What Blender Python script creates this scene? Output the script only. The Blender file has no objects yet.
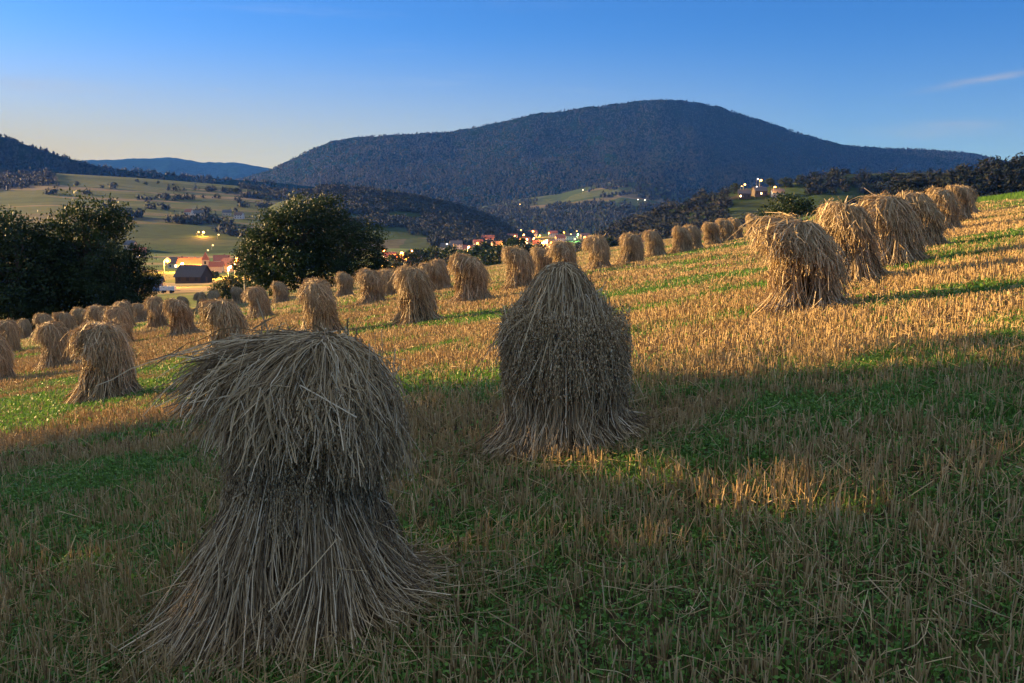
import bpy, math
import numpy as np
from mathutils import Vector

PI = math.pi
R = math.radians
rng = np.random.default_rng(11)
scene = bpy.context.scene
col = scene.collection

# ------------------------------------------------------------------ camera model
F = 995.0
PITCH = math.atan((341.5 - 215.0) / F)
CAM_Z = 1.92
SUN_EL = R(12.0)
SUN_AZ = math.atan2(-0.895, 0.445)            # direction towards the sun, measured from +Y to +X
SUN_DIR = np.array([math.sin(SUN_AZ) * math.cos(SUN_EL), math.cos(SUN_AZ) * math.cos(SUN_EL), math.sin(SUN_EL)])


def ray(u, v):
    xc = (np.asarray(u, float) - 512) / F
    yc = (341.5 - np.asarray(v, float)) / F
    d = yc * math.sin(PITCH) + math.cos(PITCH)
    return xc / d, (yc * math.cos(PITCH) - math.sin(PITCH)) / d


def project(x, y, z):
    dz = z - CAM_Z
    fw = y * math.cos(PITCH) - dz * math.sin(PITCH)
    up = y * math.sin(PITCH) + dz * math.cos(PITCH)
    return 512 + F * x / fw, 341.5 - F * up / fw


OCT_F = np.array([(0, 1, 2), (0, 2, 3), (0, 3, 4), (0, 4, 1), (5, 2, 1), (5, 3, 2), (5, 4, 3), (5, 1, 4)])

# ------------------------------------------------------------------ noise
def _hash(i, j, seed):
    h = (i.astype(np.int64) * 374761393 + j.astype(np.int64) * 668265263 + seed * 974711) & 0xFFFFFFFF
    h = ((h ^ (h >> 13)) * 1274126177) & 0xFFFFFFFF
    return ((h ^ (h >> 16)) & 0xFFFFFF) / float(0xFFFFFF)


def vnoise(x, y, seed=0):
    x = np.asarray(x, float); y = np.asarray(y, float)
    i = np.floor(x); j = np.floor(y)
    fx = x - i; fy = y - j
    fx = fx * fx * (3 - 2 * fx); fy = fy * fy * (3 - 2 * fy)
    i = i.astype(np.int64); j = j.astype(np.int64)
    a = _hash(i, j, seed); b = _hash(i + 1, j, seed); c = _hash(i, j + 1, seed); d = _hash(i + 1, j + 1, seed)
    return (a * (1 - fx) + b * fx) * (1 - fy) + (c * (1 - fx) + d * fx) * fy


def fbm(x, y, seed=0, octv=4):
    s = 0.0; a = 0.5; t = 0.0
    for k in range(octv):
        s = s + a * vnoise(np.asarray(x) * 2 ** k, np.asarray(y) * 2 ** k, seed + k * 17)
        t += a; a *= 0.5
    return s / t


def sstep(a, b, x):
    t = np.clip((x - a) / (b - a), 0, 1)
    return t * t * (3 - 2 * t)


# ------------------------------------------------------------------ stooks: where they stand
STOOKS = [
    # u, top, foot, size factor, label
    (800, 217, 312, 1.00, 'lone leaning stook nearest on the right slope, its base split into two sheaves'),
    (847, 205, 285, 1.00, 'second stook of the right row, a stalk sticking up from its cap'),
    (890, 191, 262, 1.00, 'tall third stook of the right row, with a thick radiating cap'),
    (920, 193, 250, 0.95, 'fourth stook of the right row, half hidden by the tall one'),
    (943, 186, 232, 1.00, 'fifth stook of the right row, near the green meadow strip'),
    (956, 186, 224, 1.00, 'sixth stook of the right row, hidden up to its cap'),
    (965, 188, 218, 1.00, 'last stook of the right row, beside the green meadow strip'),
    (110, 324, 399, 1.00, 'broad stook with a bright lit left flank, biggest of the left group'),
    (-3, 337, 385, 1.0, 'stook cut off by the left edge, the lower of two there'),
    (8, 318, 350, 1.0, 'stook at the left edge, standing behind the one cut off'),
    (59, 323, 367, 1.0, 'narrow waisted stook left of the broad lit one'),
    (25, 319, 338, 0.9, 'low dark stook under the black trees, leftmost of those whole'),
    (47, 311, 337, 1.0, 'stook below the black trees with a lit foot'),
    (66, 313, 336, 0.9, 'small stook squeezed between two under the black trees'),
    (82, 309, 333, 1.0, 'round stook under the black trees, third of the back line'),
    (103, 307, 337, 1.0, 'warm lit stook peeping over the broad one from the back'),
    (121, 312, 347, 1.0, 'wide low cap just behind the broad lit stook'),
    (125, 302, 328, 1.0, 'grey round stook behind the wide low cap'),
    (140, 304, 324, 0.9, 'small stook left of the upright orange flanked one'),
    (157, 296, 327, 1.05, 'tall upright stook with an orange left flank below the street lamp'),
    (183, 302, 338, 1.0, 'stook with a dark hollow under its cap, left of the shaggy one'),
    (226, 300, 357, 1.0, 'shaggy wide stook right behind the large front one'),
    (184, 295, 311, 0.85, 'tiny dark stook far off below the barn'),
    (203, 292, 309, 0.9, 'far stook below the barn, left of a close pair'),
    (216, 292, 309, 0.9, 'far stook below the barn, right of a close pair'),
    (238, 288, 306, 0.95, 'far stook in front of the round green bush'),
    (260, 289, 321, 1.0, 'stook leaning right beside the round green bush'),
    (280, 282, 304, 0.95, 'dark stook at the foot of the big leafy tree'),
    (323, 284, 339, 1.05, 'stook with a flat lit top and a wide right skirt'),
    (316, 276, 310, 1.0, 'cap showing above the flat topped stook'),
    (344, 274, 297, 0.9, 'small grey stook under the fir beside the big tree'),
    (371, 270, 304, 1.0, 'stook left of the tall knotted one, lit at its foot'),
    (388, 267, 294, 0.9, 'stook tucked behind, to the left of the tall knotted one'),
    (415, 263, 321, 1.05, 'tall knotted stook that starts the long middle row'),
    (428, 262, 292, 0.95, 'dark stook behind, left of the thick bodied one'),
    (441, 261, 291, 0.95, 'dark stook behind, touching the thick bodied one'),
    (470, 255, 302, 1.05, 'thick bodied stook, second of the long middle row'),
    (518, 248, 290, 1.05, 'third stook of the long middle row, above the grey dome'),
    (541, 247, 275, 0.9, 'small far stook peeping between the third and fourth of the middle row'),
    (564, 240, 275, 1.0, 'fourth stook of the long middle row, right behind the grey dome'),
    (599, 238, 271, 1.0, 'fifth stook of the long middle row'),
    (630, 232, 264, 1.0, 'sixth stook of the long middle row, orange at its left foot'),
    (655, 230, 258, 1.0, 'seventh stook of the long middle row'),
    (681, 227, 254, 1.0, 'eighth stook of the long middle row'),
    (693, 224, 250, 1.0, 'ninth stook of the long middle row, overlapping the eighth'),
    (712, 222, 246, 1.0, 'tenth stook of the long middle row'),
    (724, 220, 243, 1.0, 'eleventh stook of the long middle row'),
    (735, 218, 240, 1.0, 'twelfth stook of the long middle row'),
    (752, 217, 237, 1.0, 'last stook of the long middle row, on the skyline of the field'),
]


def stook_spot(u, vt, vb, H):
    """depth from the apparent height, then the point of the slope it stands on"""
    s, tb = ray(u, vb); _, tt = ray(u, vt)
    y = H / (float(tt) - float(tb))
    return float(s) * y, y, CAM_Z + float(tb) * y


def _plane(x, y):
    return 0.151 * x - 0.028 * y


SPOTS = [stook_spot(u, vt, vb, 1.6 * f) for u, vt, vb, f, _ in STOOKS] + [stook_spot(306, 338, 607, 1.55), stook_spot(565, 268, 446, 1.62)]
_sx, _sy, _sz = np.array(SPOTS).T
_res = np.clip(_sz - _plane(_sx, _sy), -0.6, 0.6)


def swell(x, y):
    """gentle swells of the slope"""
    x = np.asarray(x, float); y = np.asarray(y, float)
    num = 0.0; den = 0.35
    for a, b2, r_ in zip(_sx, _sy, _res):
        L = 2.0 + 0.07 * b2
        w_ = np.exp(-((x - a) ** 2 + (y - b2) ** 2) / (2 * L * L))
        num = num + w_ * r_; den = den + w_
    return num / den


# ------------------------------------------------------------------ terrain
FLOOR = -33.0
SA = np.array([-1.2, -0.7, -0.34, -0.21, 0.0, 0.25, 0.55, 1.2])
Z1 = np.array([-24, -22.0, -18.6, -17.0, -18.0, -20.0, -22.0, -24.0])   # at 284 m
Z2 = np.array([-33, -33, -31.0, -31, -32, -33, -33, -33.0])            # at 700 m


def near(x, y):
    p = 0.151 * x - 0.028 * y
    d = np.maximum(0, x + 0.257 * y - 51.0)
    p = p - 0.0042 * d * d
    return p + swell(x, y) + 0.05 * (fbm(x * 0.9, y * 0.9, 8, 2) - 0.5)


def base(x, y):
    """valley ground: the tilted field slope, then the valley behind it"""
    x = np.asarray(x, float); y = np.asarray(y, float)
    r = np.hypot(x, y)
    th = np.arctan2(x, y)
    thc = np.clip(th, -R(50), R(50))
    s = np.tan(thc)
    ye = r * np.cos(thc)
    n = near(x, y)
    sc = np.maximum(ye, 1e-6) / 105.0
    n0 = near(x / np.maximum(sc, 1), y / np.maximum(sc, 1))
    n0 = np.maximum(n0, -26)
    z1 = np.interp(s, SA, Z1); z2 = np.interp(s, SA, Z2)
    L = np.log(np.maximum(ye, 105.0))
    a, b, c, d = math.log(105), math.log(284), math.log(700), math.log(1600)
    far = np.where(L < b, n0 + (z1 - n0) * (L - a) / (b - a),
                   np.where(L < c, z1 + (z2 - z1) * (L - b) / (c - b),
                            z2 + (FLOOR - z2) * np.clip((L - c) / (d - c), 0, 1)))
    und = (fbm(x * 0.02, y * 0.02, 21, 3) - 0.5) * 1.6 * sstep(110, 260, ye)
    return np.where(ye < 105, n, far + und)


class Hill:
    def __init__(self, name, ridge, d, foot, back, zf=FLOOR - 3, shape=1.0, rough=0.0, seed=1, fade=(0.1, 0.1)):
        self.name = name
        r = np.array(ridge, float)
        s, t = ray(r[:, 0], r[:, 1])
        self.s, self.z = s, CAM_Z + t * d
        self.d, self.foot, self.back, self.zf, self.shape, self.rough, self.seed = d, foot, back, zf, shape, rough, seed
        self.fade = fade

    def lim(self):
        return self.s[0] - self.fade[0], self.s[-1] + self.fade[1]

    def z_at(self, s, y):
        s = np.asarray(s, float); y = np.asarray(y, float)
        zr = np.interp(s, self.s, self.z)
        k = sstep(self.s[0] - self.fade[0], self.s[0], s) * (1 - sstep(self.s[-1], self.s[-1] + self.fade[1], s))
        zr = self.zf + (zr - self.zf) * k
        tau = np.clip((y - self.foot) / (self.d - self.foot), 0, 1)
        g = np.where(y <= self.d, tau ** self.shape * (1 - 0.15 * np.sin(tau * PI)), np.clip(1 - (y - self.d) / self.back, 0, 1))
        x = s * y
        if self.rough:
            spur = (fbm(x / (0.09 * self.d), y / (0.3 * self.d), self.seed, 4) - 0.5) * self.rough * np.sin(np.clip(tau, 0, 1) * PI)
            g = np.clip(g * (1 + spur), 0, None)
        return self.zf + (zr - self.zf) * g


HILLS = {
    'distant_ridge': Hill('distant_ridge', [(20, 166), (60, 163), (90, 160), (130, 159), (170, 157), (200, 162), (240, 163), (275, 169), (330, 174), (420, 180)], 9000, 6800, 900, rough=0.2, seed=3),
    'forested_mountain': Hill('forested_mountain', [(200, 200), (235, 180), (265, 172), (280, 165), (305, 152), (330, 142), (360, 137), (400, 134), (450, 132), (475, 127), (500, 122), (530, 115), (560, 111), (600, 106), (640, 101), (660, 99), (690, 101), (720, 107), (760, 120), (800, 133), (840, 145), (880, 148), (920, 149), (960, 152), (990, 157), (1024, 166), (1080, 178)],
                              4600, 2500, 1500, shape=0.95, rough=0.55, seed=9),
    'wooded_ridge': Hill('wooded_ridge', [(-250, 90), (-150, 105), (0, 136), (30, 146), (60, 156), (100, 167), (140, 172), (180, 176), (240, 180), (290, 184), (340, 190), (400, 203)], 2600, 1900, 700, rough=0.12, seed=14),
    'farmland_slope': Hill('farmland_slope', [(-250, 176), (-100, 176), (0, 176), (50, 173), (140, 178), (240, 186), (300, 192), (350, 205), (400, 228)], 2000, 850, 500, shape=0.85, rough=0.10, seed=17),
    'foothill_meadow': Hill('foothill_meadow', [(430, 222), (480, 207), (520, 199), (560, 194), (590, 186), (620, 180), (650, 183), (690, 196), (720, 206)], 2700, 1800, 500, shape=0.9, rough=0.2, seed=22, fade=(0.06, 0.06)),
    'wooded_spur': Hill('wooded_spur', [(290, 200), (320, 189), (350, 189), (370, 191), (400, 195), (440, 203), (475, 212), (500, 224), (520, 236)], 1500, 1000, 400, rough=0.2, seed=25, fade=(0.08, 0.03)),
    'hamlet_hill': Hill('hamlet_hill', [(575, 252), (590, 244), (620, 228), (660, 213), (700, 200), (740, 189), (780, 186), (820, 178), (850, 174), (900, 173), (950, 173), (1024, 178), (1100, 180)], 800, 520, 300, shape=0.8, rough=0.1, seed=28, fade=(0.03, 0.4)),
    'forest_hill': Hill('forest_hill', [(850, 212), (880, 200), (900, 190), (940, 182), (980, 173), (1024, 167), (1100, 157), (1250, 150)], 380, 200, 150, shape=0.8, rough=0.1, seed=31, fade=(0.05, 0.3)),
}


def surface(s, y, skip=()):
    z = base(s * y, y)
    for k, h in HILLS.items():
        if k not in skip:
            z = np.maximum(z, h.z_at(s, y))
    return z


def hit(u, v, ymin=1.5, ymax=9000.0):
    """the first point of the land under a line of sight"""
    s, t = ray(u, v)
    y = np.exp(np.linspace(math.log(ymin), math.log(ymax), 6000))
    z = surface(np.full_like(y, float(s)), y)
    d = CAM_Z + t * y - z
    i = np.argmax(d < 0) if (d < 0).any() else len(y) - 1
    return float(s * y[i]), float(y[i]), float(z[i])


def ground_at(x, y):
    if y > 1:
        return float(surface(np.array([x / y]), np.array([float(y)]))[0])
    return float(base(np.array([float(x)]), np.array([float(y)]))[0])


# ------------------------------------------------------------------ materials
MATS = {}


def nmat(name):
    m = bpy.data.materials.new(name); m.use_nodes = True
    nt = m.node_tree
    b = nt.nodes['Principled BSDF']
    MATS[name] = m
    return m, nt, b


def ramp(nt, stops, interp='LINEAR'):
    n = nt.nodes.new('ShaderNodeValToRGB')
    n.color_ramp.interpolation = interp
    e = n.color_ramp.elements
    while len(e) < len(stops): e.new(0.5)
    for k, (p, c) in enumerate(stops):
        e[k].position = p; e[k].color = (*c, 1)
    return n


def noise_node(nt, scale, detail=4, vec=None, rough=0.55):
    n = nt.nodes.new('ShaderNodeTexNoise')
    n.inputs['Scale'].default_value = scale; n.inputs['Detail'].default_value = detail; n.inputs['Roughness'].default_value = rough
    if vec is not None: nt.links.new(vec, n.inputs['Vector'])
    return n


def mapping(nt, scale=(1, 1, 1), rot=0.0):
    tc = nt.nodes.new('ShaderNodeTexCoord')
    mp = nt.nodes.new('ShaderNodeMapping')
    mp.inputs['Scale'].default_value = scale
    mp.inputs['Rotation'].default_value = (0, 0, rot)
    nt.links.new(tc.outputs['Object'], mp.inputs['Vector'])
    return mp.outputs['Vector']


def mix(nt, fac, a, b, blend='MIX'):
    n = nt.nodes.new('ShaderNodeMix'); n.data_type = 'RGBA'; n.blend_type = blend
    for sock, val in ((n.inputs['Factor'], fac), (n.inputs['A'], a), (n.inputs['B'], b)):
        pass
    def put(sock, val):
        if hasattr(val, 'is_linked') or hasattr(val, 'links'): nt.links.new(val, sock)
        elif isinstance(val, (int, float)): sock.default_value = val
        else: sock.default_value = (*val, 1)
    put(n.inputs[0], fac); put(n.inputs[6], a); put(n.inputs[7], b)
    return n.outputs[2]


def tint_mat(name, stops, rough=0.65, trans=0.0, spec=0.3):
    """colour chosen per stalk / leaf by the mesh attribute 'tint'"""
    m, nt, b = nmat(name)
    at = nt.nodes.new('ShaderNodeAttribute'); at.attribute_name = 'tint'
    r = ramp(nt, stops); nt.links.new(at.outputs['Fac'], r.inputs['Fac'])
    nt.links.new(r.outputs['Color'], b.inputs['Base Color'])
    b.inputs['Roughness'].default_value = rough
    b.inputs['Specular IOR Level'].default_value = spec
    if trans:
        tr = nt.nodes.new('ShaderNodeBsdfTranslucent'); nt.links.new(r.outputs['Color'], tr.inputs['Color'])
        ms = nt.nodes.new('ShaderNodeMixShader'); ms.inputs[0].default_value = trans
        nt.links.new(b.outputs[0], ms.inputs[1]); nt.links.new(tr.outputs[0], ms.inputs[2])
        nt.links.new(ms.outputs[0], nt.nodes['Material Output'].inputs['Surface'])
    return m


STRAW = tint_mat('straw', [(0.0, (0.07, 0.046, 0.024)), (0.35, (0.27, 0.185, 0.088)), (0.7, (0.54, 0.40, 0.21)), (1.0, (0.78, 0.64, 0.42))], 0.55, 0.0, 0.35)
STUBBLE = tint_mat('stubble_straw', [(0.0, (0.16, 0.095, 0.04)), (0.35, (0.42, 0.29, 0.12)), (0.7, (0.58, 0.42, 0.20)), (1.0, (0.70, 0.55, 0.32))], 0.6, 0.15)
GREEN = tint_mat('undergrowth_green', [(0.0, (0.045, 0.12, 0.018)), (0.5, (0.10, 0.23, 0.034)), (1.0, (0.20, 0.36, 0.06))], 0.55, 0.3)
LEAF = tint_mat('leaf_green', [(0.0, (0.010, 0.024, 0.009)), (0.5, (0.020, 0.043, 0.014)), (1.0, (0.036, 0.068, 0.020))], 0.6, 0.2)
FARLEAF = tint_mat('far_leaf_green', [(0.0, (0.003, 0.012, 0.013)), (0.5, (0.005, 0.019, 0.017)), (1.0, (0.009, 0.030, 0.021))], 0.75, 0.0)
_nt = FARLEAF.node_tree
_g = _nt.nodes.new('ShaderNodeNewGeometry')
_m1 = _nt.nodes.new('ShaderNodeVectorMath'); _m1.operation = 'MULTIPLY_ADD'      # crowns shade softly, as rounded masses
_m1.inputs[1].default_value = (0.2, 0.2, 0.2); _m1.inputs[2].default_value = (0, 0, 0.8)
_nt.links.new(_g.outputs['Normal'], _m1.inputs[0])
_m2 = _nt.nodes.new('ShaderNodeVectorMath'); _m2.operation = 'NORMALIZE'; _nt.links.new(_m1.outputs[0], _m2.inputs[0])
_nt.links.new(_m2.outputs[0], _nt.nodes['Principled BSDF'].inputs['Normal'])


def plain(name, c, rough=0.7, var=0.15, scale=3.0, metal=0.0):
    m, nt, b = nmat(name)
    n = noise_node(nt, scale, 5, mapping(nt))
    r = ramp(nt, [(0.3, tuple(x * (1 - var) for x in c)), (0.7, tuple(min(1, x * (1 + var)) for x in c))])
    nt.links.new(n.outputs['Fac'], r.inputs['Fac']); nt.links.new(r.outputs['Color'], b.inputs['Base Color'])
    b.inputs['Roughness'].default_value = rough; b.inputs['Metallic'].default_value = metal
    return m


BARK = plain('bark', (0.07, 0.055, 0.04), 0.9, 0.4, 4)
WALL_W = plain('white_render', (0.62, 0.60, 0.55))
WALL_C = plain('cream_render', (0.55, 0.46, 0.32))
WALL_WOOD = plain('dark_timber', (0.06, 0.048, 0.038), 0.85, 0.3, 2)
WALL_B = plain('blue_boards', (0.10, 0.17, 0.30), 0.7)
ROOF_G = plain('grey_roof', (0.09, 0.095, 0.105), 0.7, 0.2)
ROOF_D = plain('slate_roof', (0.045, 0.05, 0.06), 0.8, 0.2)
ROOF_R = plain('red_roof', (0.30, 0.11, 0.07), 0.75, 0.25)
ROOF_B = plain('brown_roof', (0.16, 0.10, 0.07), 0.75, 0.25)
METAL = plain('lamp_metal', (0.25, 0.25, 0.25), 0.5, 0.1, 2, 0.6)
RUBBER = plain('tyre_rubber', (0.03, 0.03, 0.03), 0.8)
TRAILER = plain('white_trailer_paint', (0.7, 0.7, 0.68), 0.4)
DOORW = plain('door_wood', (0.16, 0.09, 0.05))
ASPH = plain('asphalt', (0.06, 0.06, 0.06), 0.85, 0.2, 0.5)
m, nt, b = nmat('window_glass'); b.inputs['Base Color'].default_value = (0.03, 0.035, 0.045, 1); b.inputs['Roughness'].default_value = 0.1
GLASS = m


def glow(name, c, s):
    m, nt, b = nmat(name)
    b.inputs['Base Color'].default_value = (*c, 1)
    b.inputs['Emission Color'].default_value = (*c, 1); b.inputs['Emission Strength'].default_value = s
    return m


SODIUM = glow('sodium_glow', (1.0, 0.34, 0.04), 0.9)
WARM = glow('warm_glow', (1.0, 0.58, 0.18), 1.0)
WHITE = glow('white_glow', (1.0, 0.92, 0.8), 1.0)
GREENL = glow('green_glow', (0.15, 1.0, 0.25), 0.8)
LITWIN = glow('lit_window', (1.0, 0.62, 0.25), 4)


def field_material():
    m, nt, b = nmat('field_soil_and_litter')
    v = mapping(nt)
    fine = noise_node(nt, 9, 8, v, 0.7)
    r1 = ramp(nt, [(0.34, (0.022, 0.018, 0.012)), (0.54, (0.09, 0.065, 0.034)), (0.74, (0.36, 0.25, 0.115))])
    nt.links.new(fine.outputs['Fac'], r1.inputs['Fac'])
    vs = mapping(nt, (0.16, 0.42, 1), R(-8))
    pat = noise_node(nt, 1.0, 5, vs, 0.6)
    rp = ramp(nt, [(0.50, (0, 0, 0)), (0.62, (1, 1, 1))]); nt.links.new(pat.outputs['Fac'], rp.inputs['Fac'])
    gf = noise_node(nt, 14, 6, v, 0.7)
    rg = ramp(nt, [(0.35, (0.02, 0.04, 0.008)), (0.6, (0.06, 0.115, 0.022)), (0.75, (0.12, 0.15, 0.05))]); nt.links.new(gf.outputs['Fac'], rg.inputs['Fac'])
    vr = mapping(nt, (0.05, 0.6, 1), R(-10))
    rows = noise_node(nt, 1.0, 3, vr)
    rr = ramp(nt, [(0.35, (0.75, 0.72, 0.68)), (0.65, (1.15, 1.08, 0.95))]); nt.links.new(rows.outputs['Fac'], rr.inputs['Fac'])
    c = mix(nt, rp.outputs['Color'], r1.outputs['Color'], rg.outputs['Color'])
    c = mix(nt, 1.0, c, rr.outputs['Color'], 'MULTIPLY')
    nt.links.new(c, b.inputs['Base Color'])
    b.inputs['Roughness'].default_value = 0.95; b.inputs['Specular IOR Level'].default_value = 0.1
    bp = nt.nodes.new('ShaderNodeBump'); bp.inputs['Distance'].default_value = 0.05; bp.inputs['Strength'].default_value = 0.8
    nt.links.new(fine.outputs['Fac'], bp.inputs['Height']); nt.links.new(bp.outputs['Normal'], b.inputs['Normal'])
    return m


def farm_material(name, sx, sy, rot=0.0, stops=None, edge=0.0):
    """strip fields: stretched cells, each with its own crop colour"""
    m, nt, b = nmat(name)
    v = mapping(nt, (sx, sy, 0.0), rot)
    wob = noise_node(nt, 1.2, 2, v)
    va = nt.nodes.new('ShaderNodeVectorMath'); va.operation = 'MULTIPLY_ADD'
    va.inputs[1].default_value = (0.5, 0.5, 0); nt.links.new(wob.outputs['Color'], va.inputs[0]); nt.links.new(v, va.inputs[2])
    vo = nt.nodes.new('ShaderNodeTexVoronoi'); vo.inputs['Scale'].default_value = 1.0
    nt.links.new(va.outputs[0], vo.inputs['Vector'])
    sep = nt.nodes.new('ShaderNodeSeparateColor'); nt.links.new(vo.outputs['Color'], sep.inputs[0])
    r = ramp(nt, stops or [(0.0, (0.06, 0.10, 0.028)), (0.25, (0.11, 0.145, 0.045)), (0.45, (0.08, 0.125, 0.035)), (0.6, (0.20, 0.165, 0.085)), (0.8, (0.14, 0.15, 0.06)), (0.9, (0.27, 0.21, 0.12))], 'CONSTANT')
    nt.links.new(sep.outputs[0], r.inputs['Fac'])
    fine = noise_node(nt, 0.08, 6, mapping(nt), 0.65)
    rf = ramp(nt, [(0.3, (0.7, 0.7, 0.7)), (0.7, (1.2, 1.2, 1.2))]); nt.links.new(fine.outputs['Fac'], rf.inputs['Fac'])
    c = mix(nt, 1.0, r.outputs['Color'], rf.outputs['Color'], 'MULTIPLY')
    nt.links.new(c, b.inputs['Base Color']); b.inputs['Roughness'].default_value = 0.95; b.inputs['Specular IOR Level'].default_value = 0.05
    return m


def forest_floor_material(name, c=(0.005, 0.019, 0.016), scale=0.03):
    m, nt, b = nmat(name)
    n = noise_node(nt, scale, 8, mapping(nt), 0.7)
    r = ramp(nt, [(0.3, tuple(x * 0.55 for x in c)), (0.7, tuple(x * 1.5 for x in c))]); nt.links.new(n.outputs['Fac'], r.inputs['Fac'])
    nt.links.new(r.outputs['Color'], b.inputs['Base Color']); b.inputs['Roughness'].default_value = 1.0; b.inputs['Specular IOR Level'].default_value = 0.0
    return m


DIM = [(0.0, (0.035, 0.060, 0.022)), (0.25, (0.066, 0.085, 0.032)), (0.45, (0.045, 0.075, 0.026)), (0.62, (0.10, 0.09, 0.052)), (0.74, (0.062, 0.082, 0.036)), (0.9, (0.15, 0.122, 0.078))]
FIELD = field_material()
VALLEY = farm_material('valley_fields', 1 / 70, 1 / 38, R(8))
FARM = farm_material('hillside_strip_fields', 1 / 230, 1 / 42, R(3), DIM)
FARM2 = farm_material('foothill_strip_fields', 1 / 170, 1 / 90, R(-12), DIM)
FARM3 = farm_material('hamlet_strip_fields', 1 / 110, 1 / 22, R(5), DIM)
FOREST = forest_floor_material('forest_floor')


# ------------------------------------------------------------------ mesh helpers
def link(o, parent=None):
    col.objects.link(o)
    if parent is not None: o.parent = parent
    return o


def tag(o, label=None, cat=None, group=None, kind=None):
    if label: o['label'] = label
    if cat: o['category'] = cat
    if group: o['group'] = group
    if kind: o['kind'] = kind
    return o


def mesh(name, V, Fc, mat, tint=None, smooth=False):
    """V (n,3); Fc a list of (m,k) index arrays"""
    me = bpy.data.meshes.new(name)
    V = np.ascontiguousarray(V, dtype=np.float32)
    Fc = [np.asarray(f, dtype=np.int32) for f in Fc if len(f)]
    loops = np.concatenate([f.ravel() for f in Fc])
    sizes = np.concatenate([np.full(len(f), f.shape[1], np.int32) for f in Fc])
    starts = np.concatenate([[0], np.cumsum(sizes)[:-1]]).astype(np.int32)
    me.vertices.add(len(V)); me.vertices.foreach_set('co', V.ravel())
    me.loops.add(len(loops)); me.loops.foreach_set('vertex_index', loops)
    me.polygons.add(len(sizes)); me.polygons.foreach_set('loop_start', starts)
    me.polygons.foreach_set('use_smooth', np.full(len(sizes), smooth))
    if tint is not None:
        a = me.attributes.new('tint', 'FLOAT', 'POINT'); a.data.foreach_set('value', np.ascontiguousarray(tint, dtype=np.float32))
    me.update(calc_edges=True)
    if mat is not None: me.materials.append(mat)
    return me


def obj(name, V, Fc, mat, parent=None, tint=None, smooth=False):
    return link(bpy.data.objects.new(name, mesh(name, V, Fc, mat, tint, smooth)), parent)


def empty(name, loc, rz=0.0):
    o = bpy.data.objects.new(name, None); col.objects.link(o)
    o.location = loc; o.rotation_euler = (0, 0, rz); o.empty_display_size = 0.3
    return o


class MB:
    """collects pieces (verts, faces, tint) into one mesh"""
    def __init__(self):
        self.V, self.F, self.T, self.n = [], [], [], 0

    def add(self, V, Fc, T=None):
        V = np.asarray(V, float)
        self.V.append(V)
        for f in (Fc if isinstance(Fc, list) else [Fc]):
            self.F.append(np.asarray(f, int) + self.n)
        self.T.append(np.full(len(V), 0.5) if T is None else np.broadcast_to(np.asarray(T, float), (len(V),)))
        self.n += len(V)
        return self

    def box(self, lo, hi):
        x0, y0, z0 = lo; x1, y1, z1 = hi
        V = [(x0, y0, z0), (x1, y0, z0), (x1, y1, z0), (x0, y1, z0), (x0, y0, z1), (x1, y0, z1), (x1, y1, z1), (x0, y1, z1)]
        return self.add(V, [[(0, 3, 2, 1), (4, 5, 6, 7), (0, 1, 5, 4), (1, 2, 6, 5), (2, 3, 7, 6), (3, 0, 4, 7)]])

    def tube(self, P, rad, sides=8, T=None):
        V, Q, _ = tubes(np.asarray(P, float)[None], np.asarray(rad, float)[None], sides)
        return self.add(V, Q, T)

    def build(self, name, mat, parent=None, smooth=False):
        by = {}
        for f in self.F: by.setdefault(f.shape[1], []).append(f)
        return obj(name, np.concatenate(self.V), [np.concatenate(v) for v in by.values()], mat, parent, np.concatenate(self.T), smooth)


def tubes(P, Rd, sides=3):
    """n polylines of k points -> prisms; returns verts, quads, index of the polyline per vertex"""
    n, k, _ = P.shape
    T = np.empty_like(P)
    T[:, 1:-1] = P[:, 2:] - P[:, :-2]; T[:, 0] = P[:, 1] - P[:, 0]; T[:, -1] = P[:, -1] - P[:, -2]
    T /= np.linalg.norm(T, axis=2, keepdims=True) + 1e-9
    ref = rng.normal(size=(n, 1, 3)); ref = np.broadcast_to(ref, P.shape)
    N = ref - (ref * T).sum(2, keepdims=True) * T
    N /= np.linalg.norm(N, axis=2, keepdims=True) + 1e-9
    B = np.cross(T, N)
    a = np.arange(sides) * 2 * PI / sides
    V = P[:, :, None, :] + Rd[:, :, None, None] * (np.cos(a)[None, None, :, None] * N[:, :, None, :] + np.sin(a)[None, None, :, None] * B[:, :, None, :])
    i = (np.arange(n) * k * sides)[:, None, None]; j = (np.arange(k - 1) * sides)[None, :, None]; q = np.arange(sides)[None, None, :]
    q2 = (q + 1) % sides
    A = i + j
    Q = np.stack([A + q, A + q2, A + sides + q2, A + sides + q], -1).reshape(-1, 4)
    return V.reshape(-1, 3), Q, np.repeat(np.arange(n), k * sides)


def ribbons(P, W, side):
    """n polylines of k points -> flat strips of half-width W along unit vectors side (n,3)"""
    n, k, _ = P.shape
    V = np.stack([P - W[:, :, None] * side[:, None, :], P + W[:, :, None] * side[:, None, :]], 2)
    i = (np.arange(n) * k * 2)[:, None]; j = (np.arange(k - 1) * 2)[None, :]
    A = i + j
    Q = np.stack([A, A + 1, A + 3, A + 2], -1).reshape(-1, 4)
    return V.reshape(-1, 3), Q, np.repeat(np.arange(n), k * 2)




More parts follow.
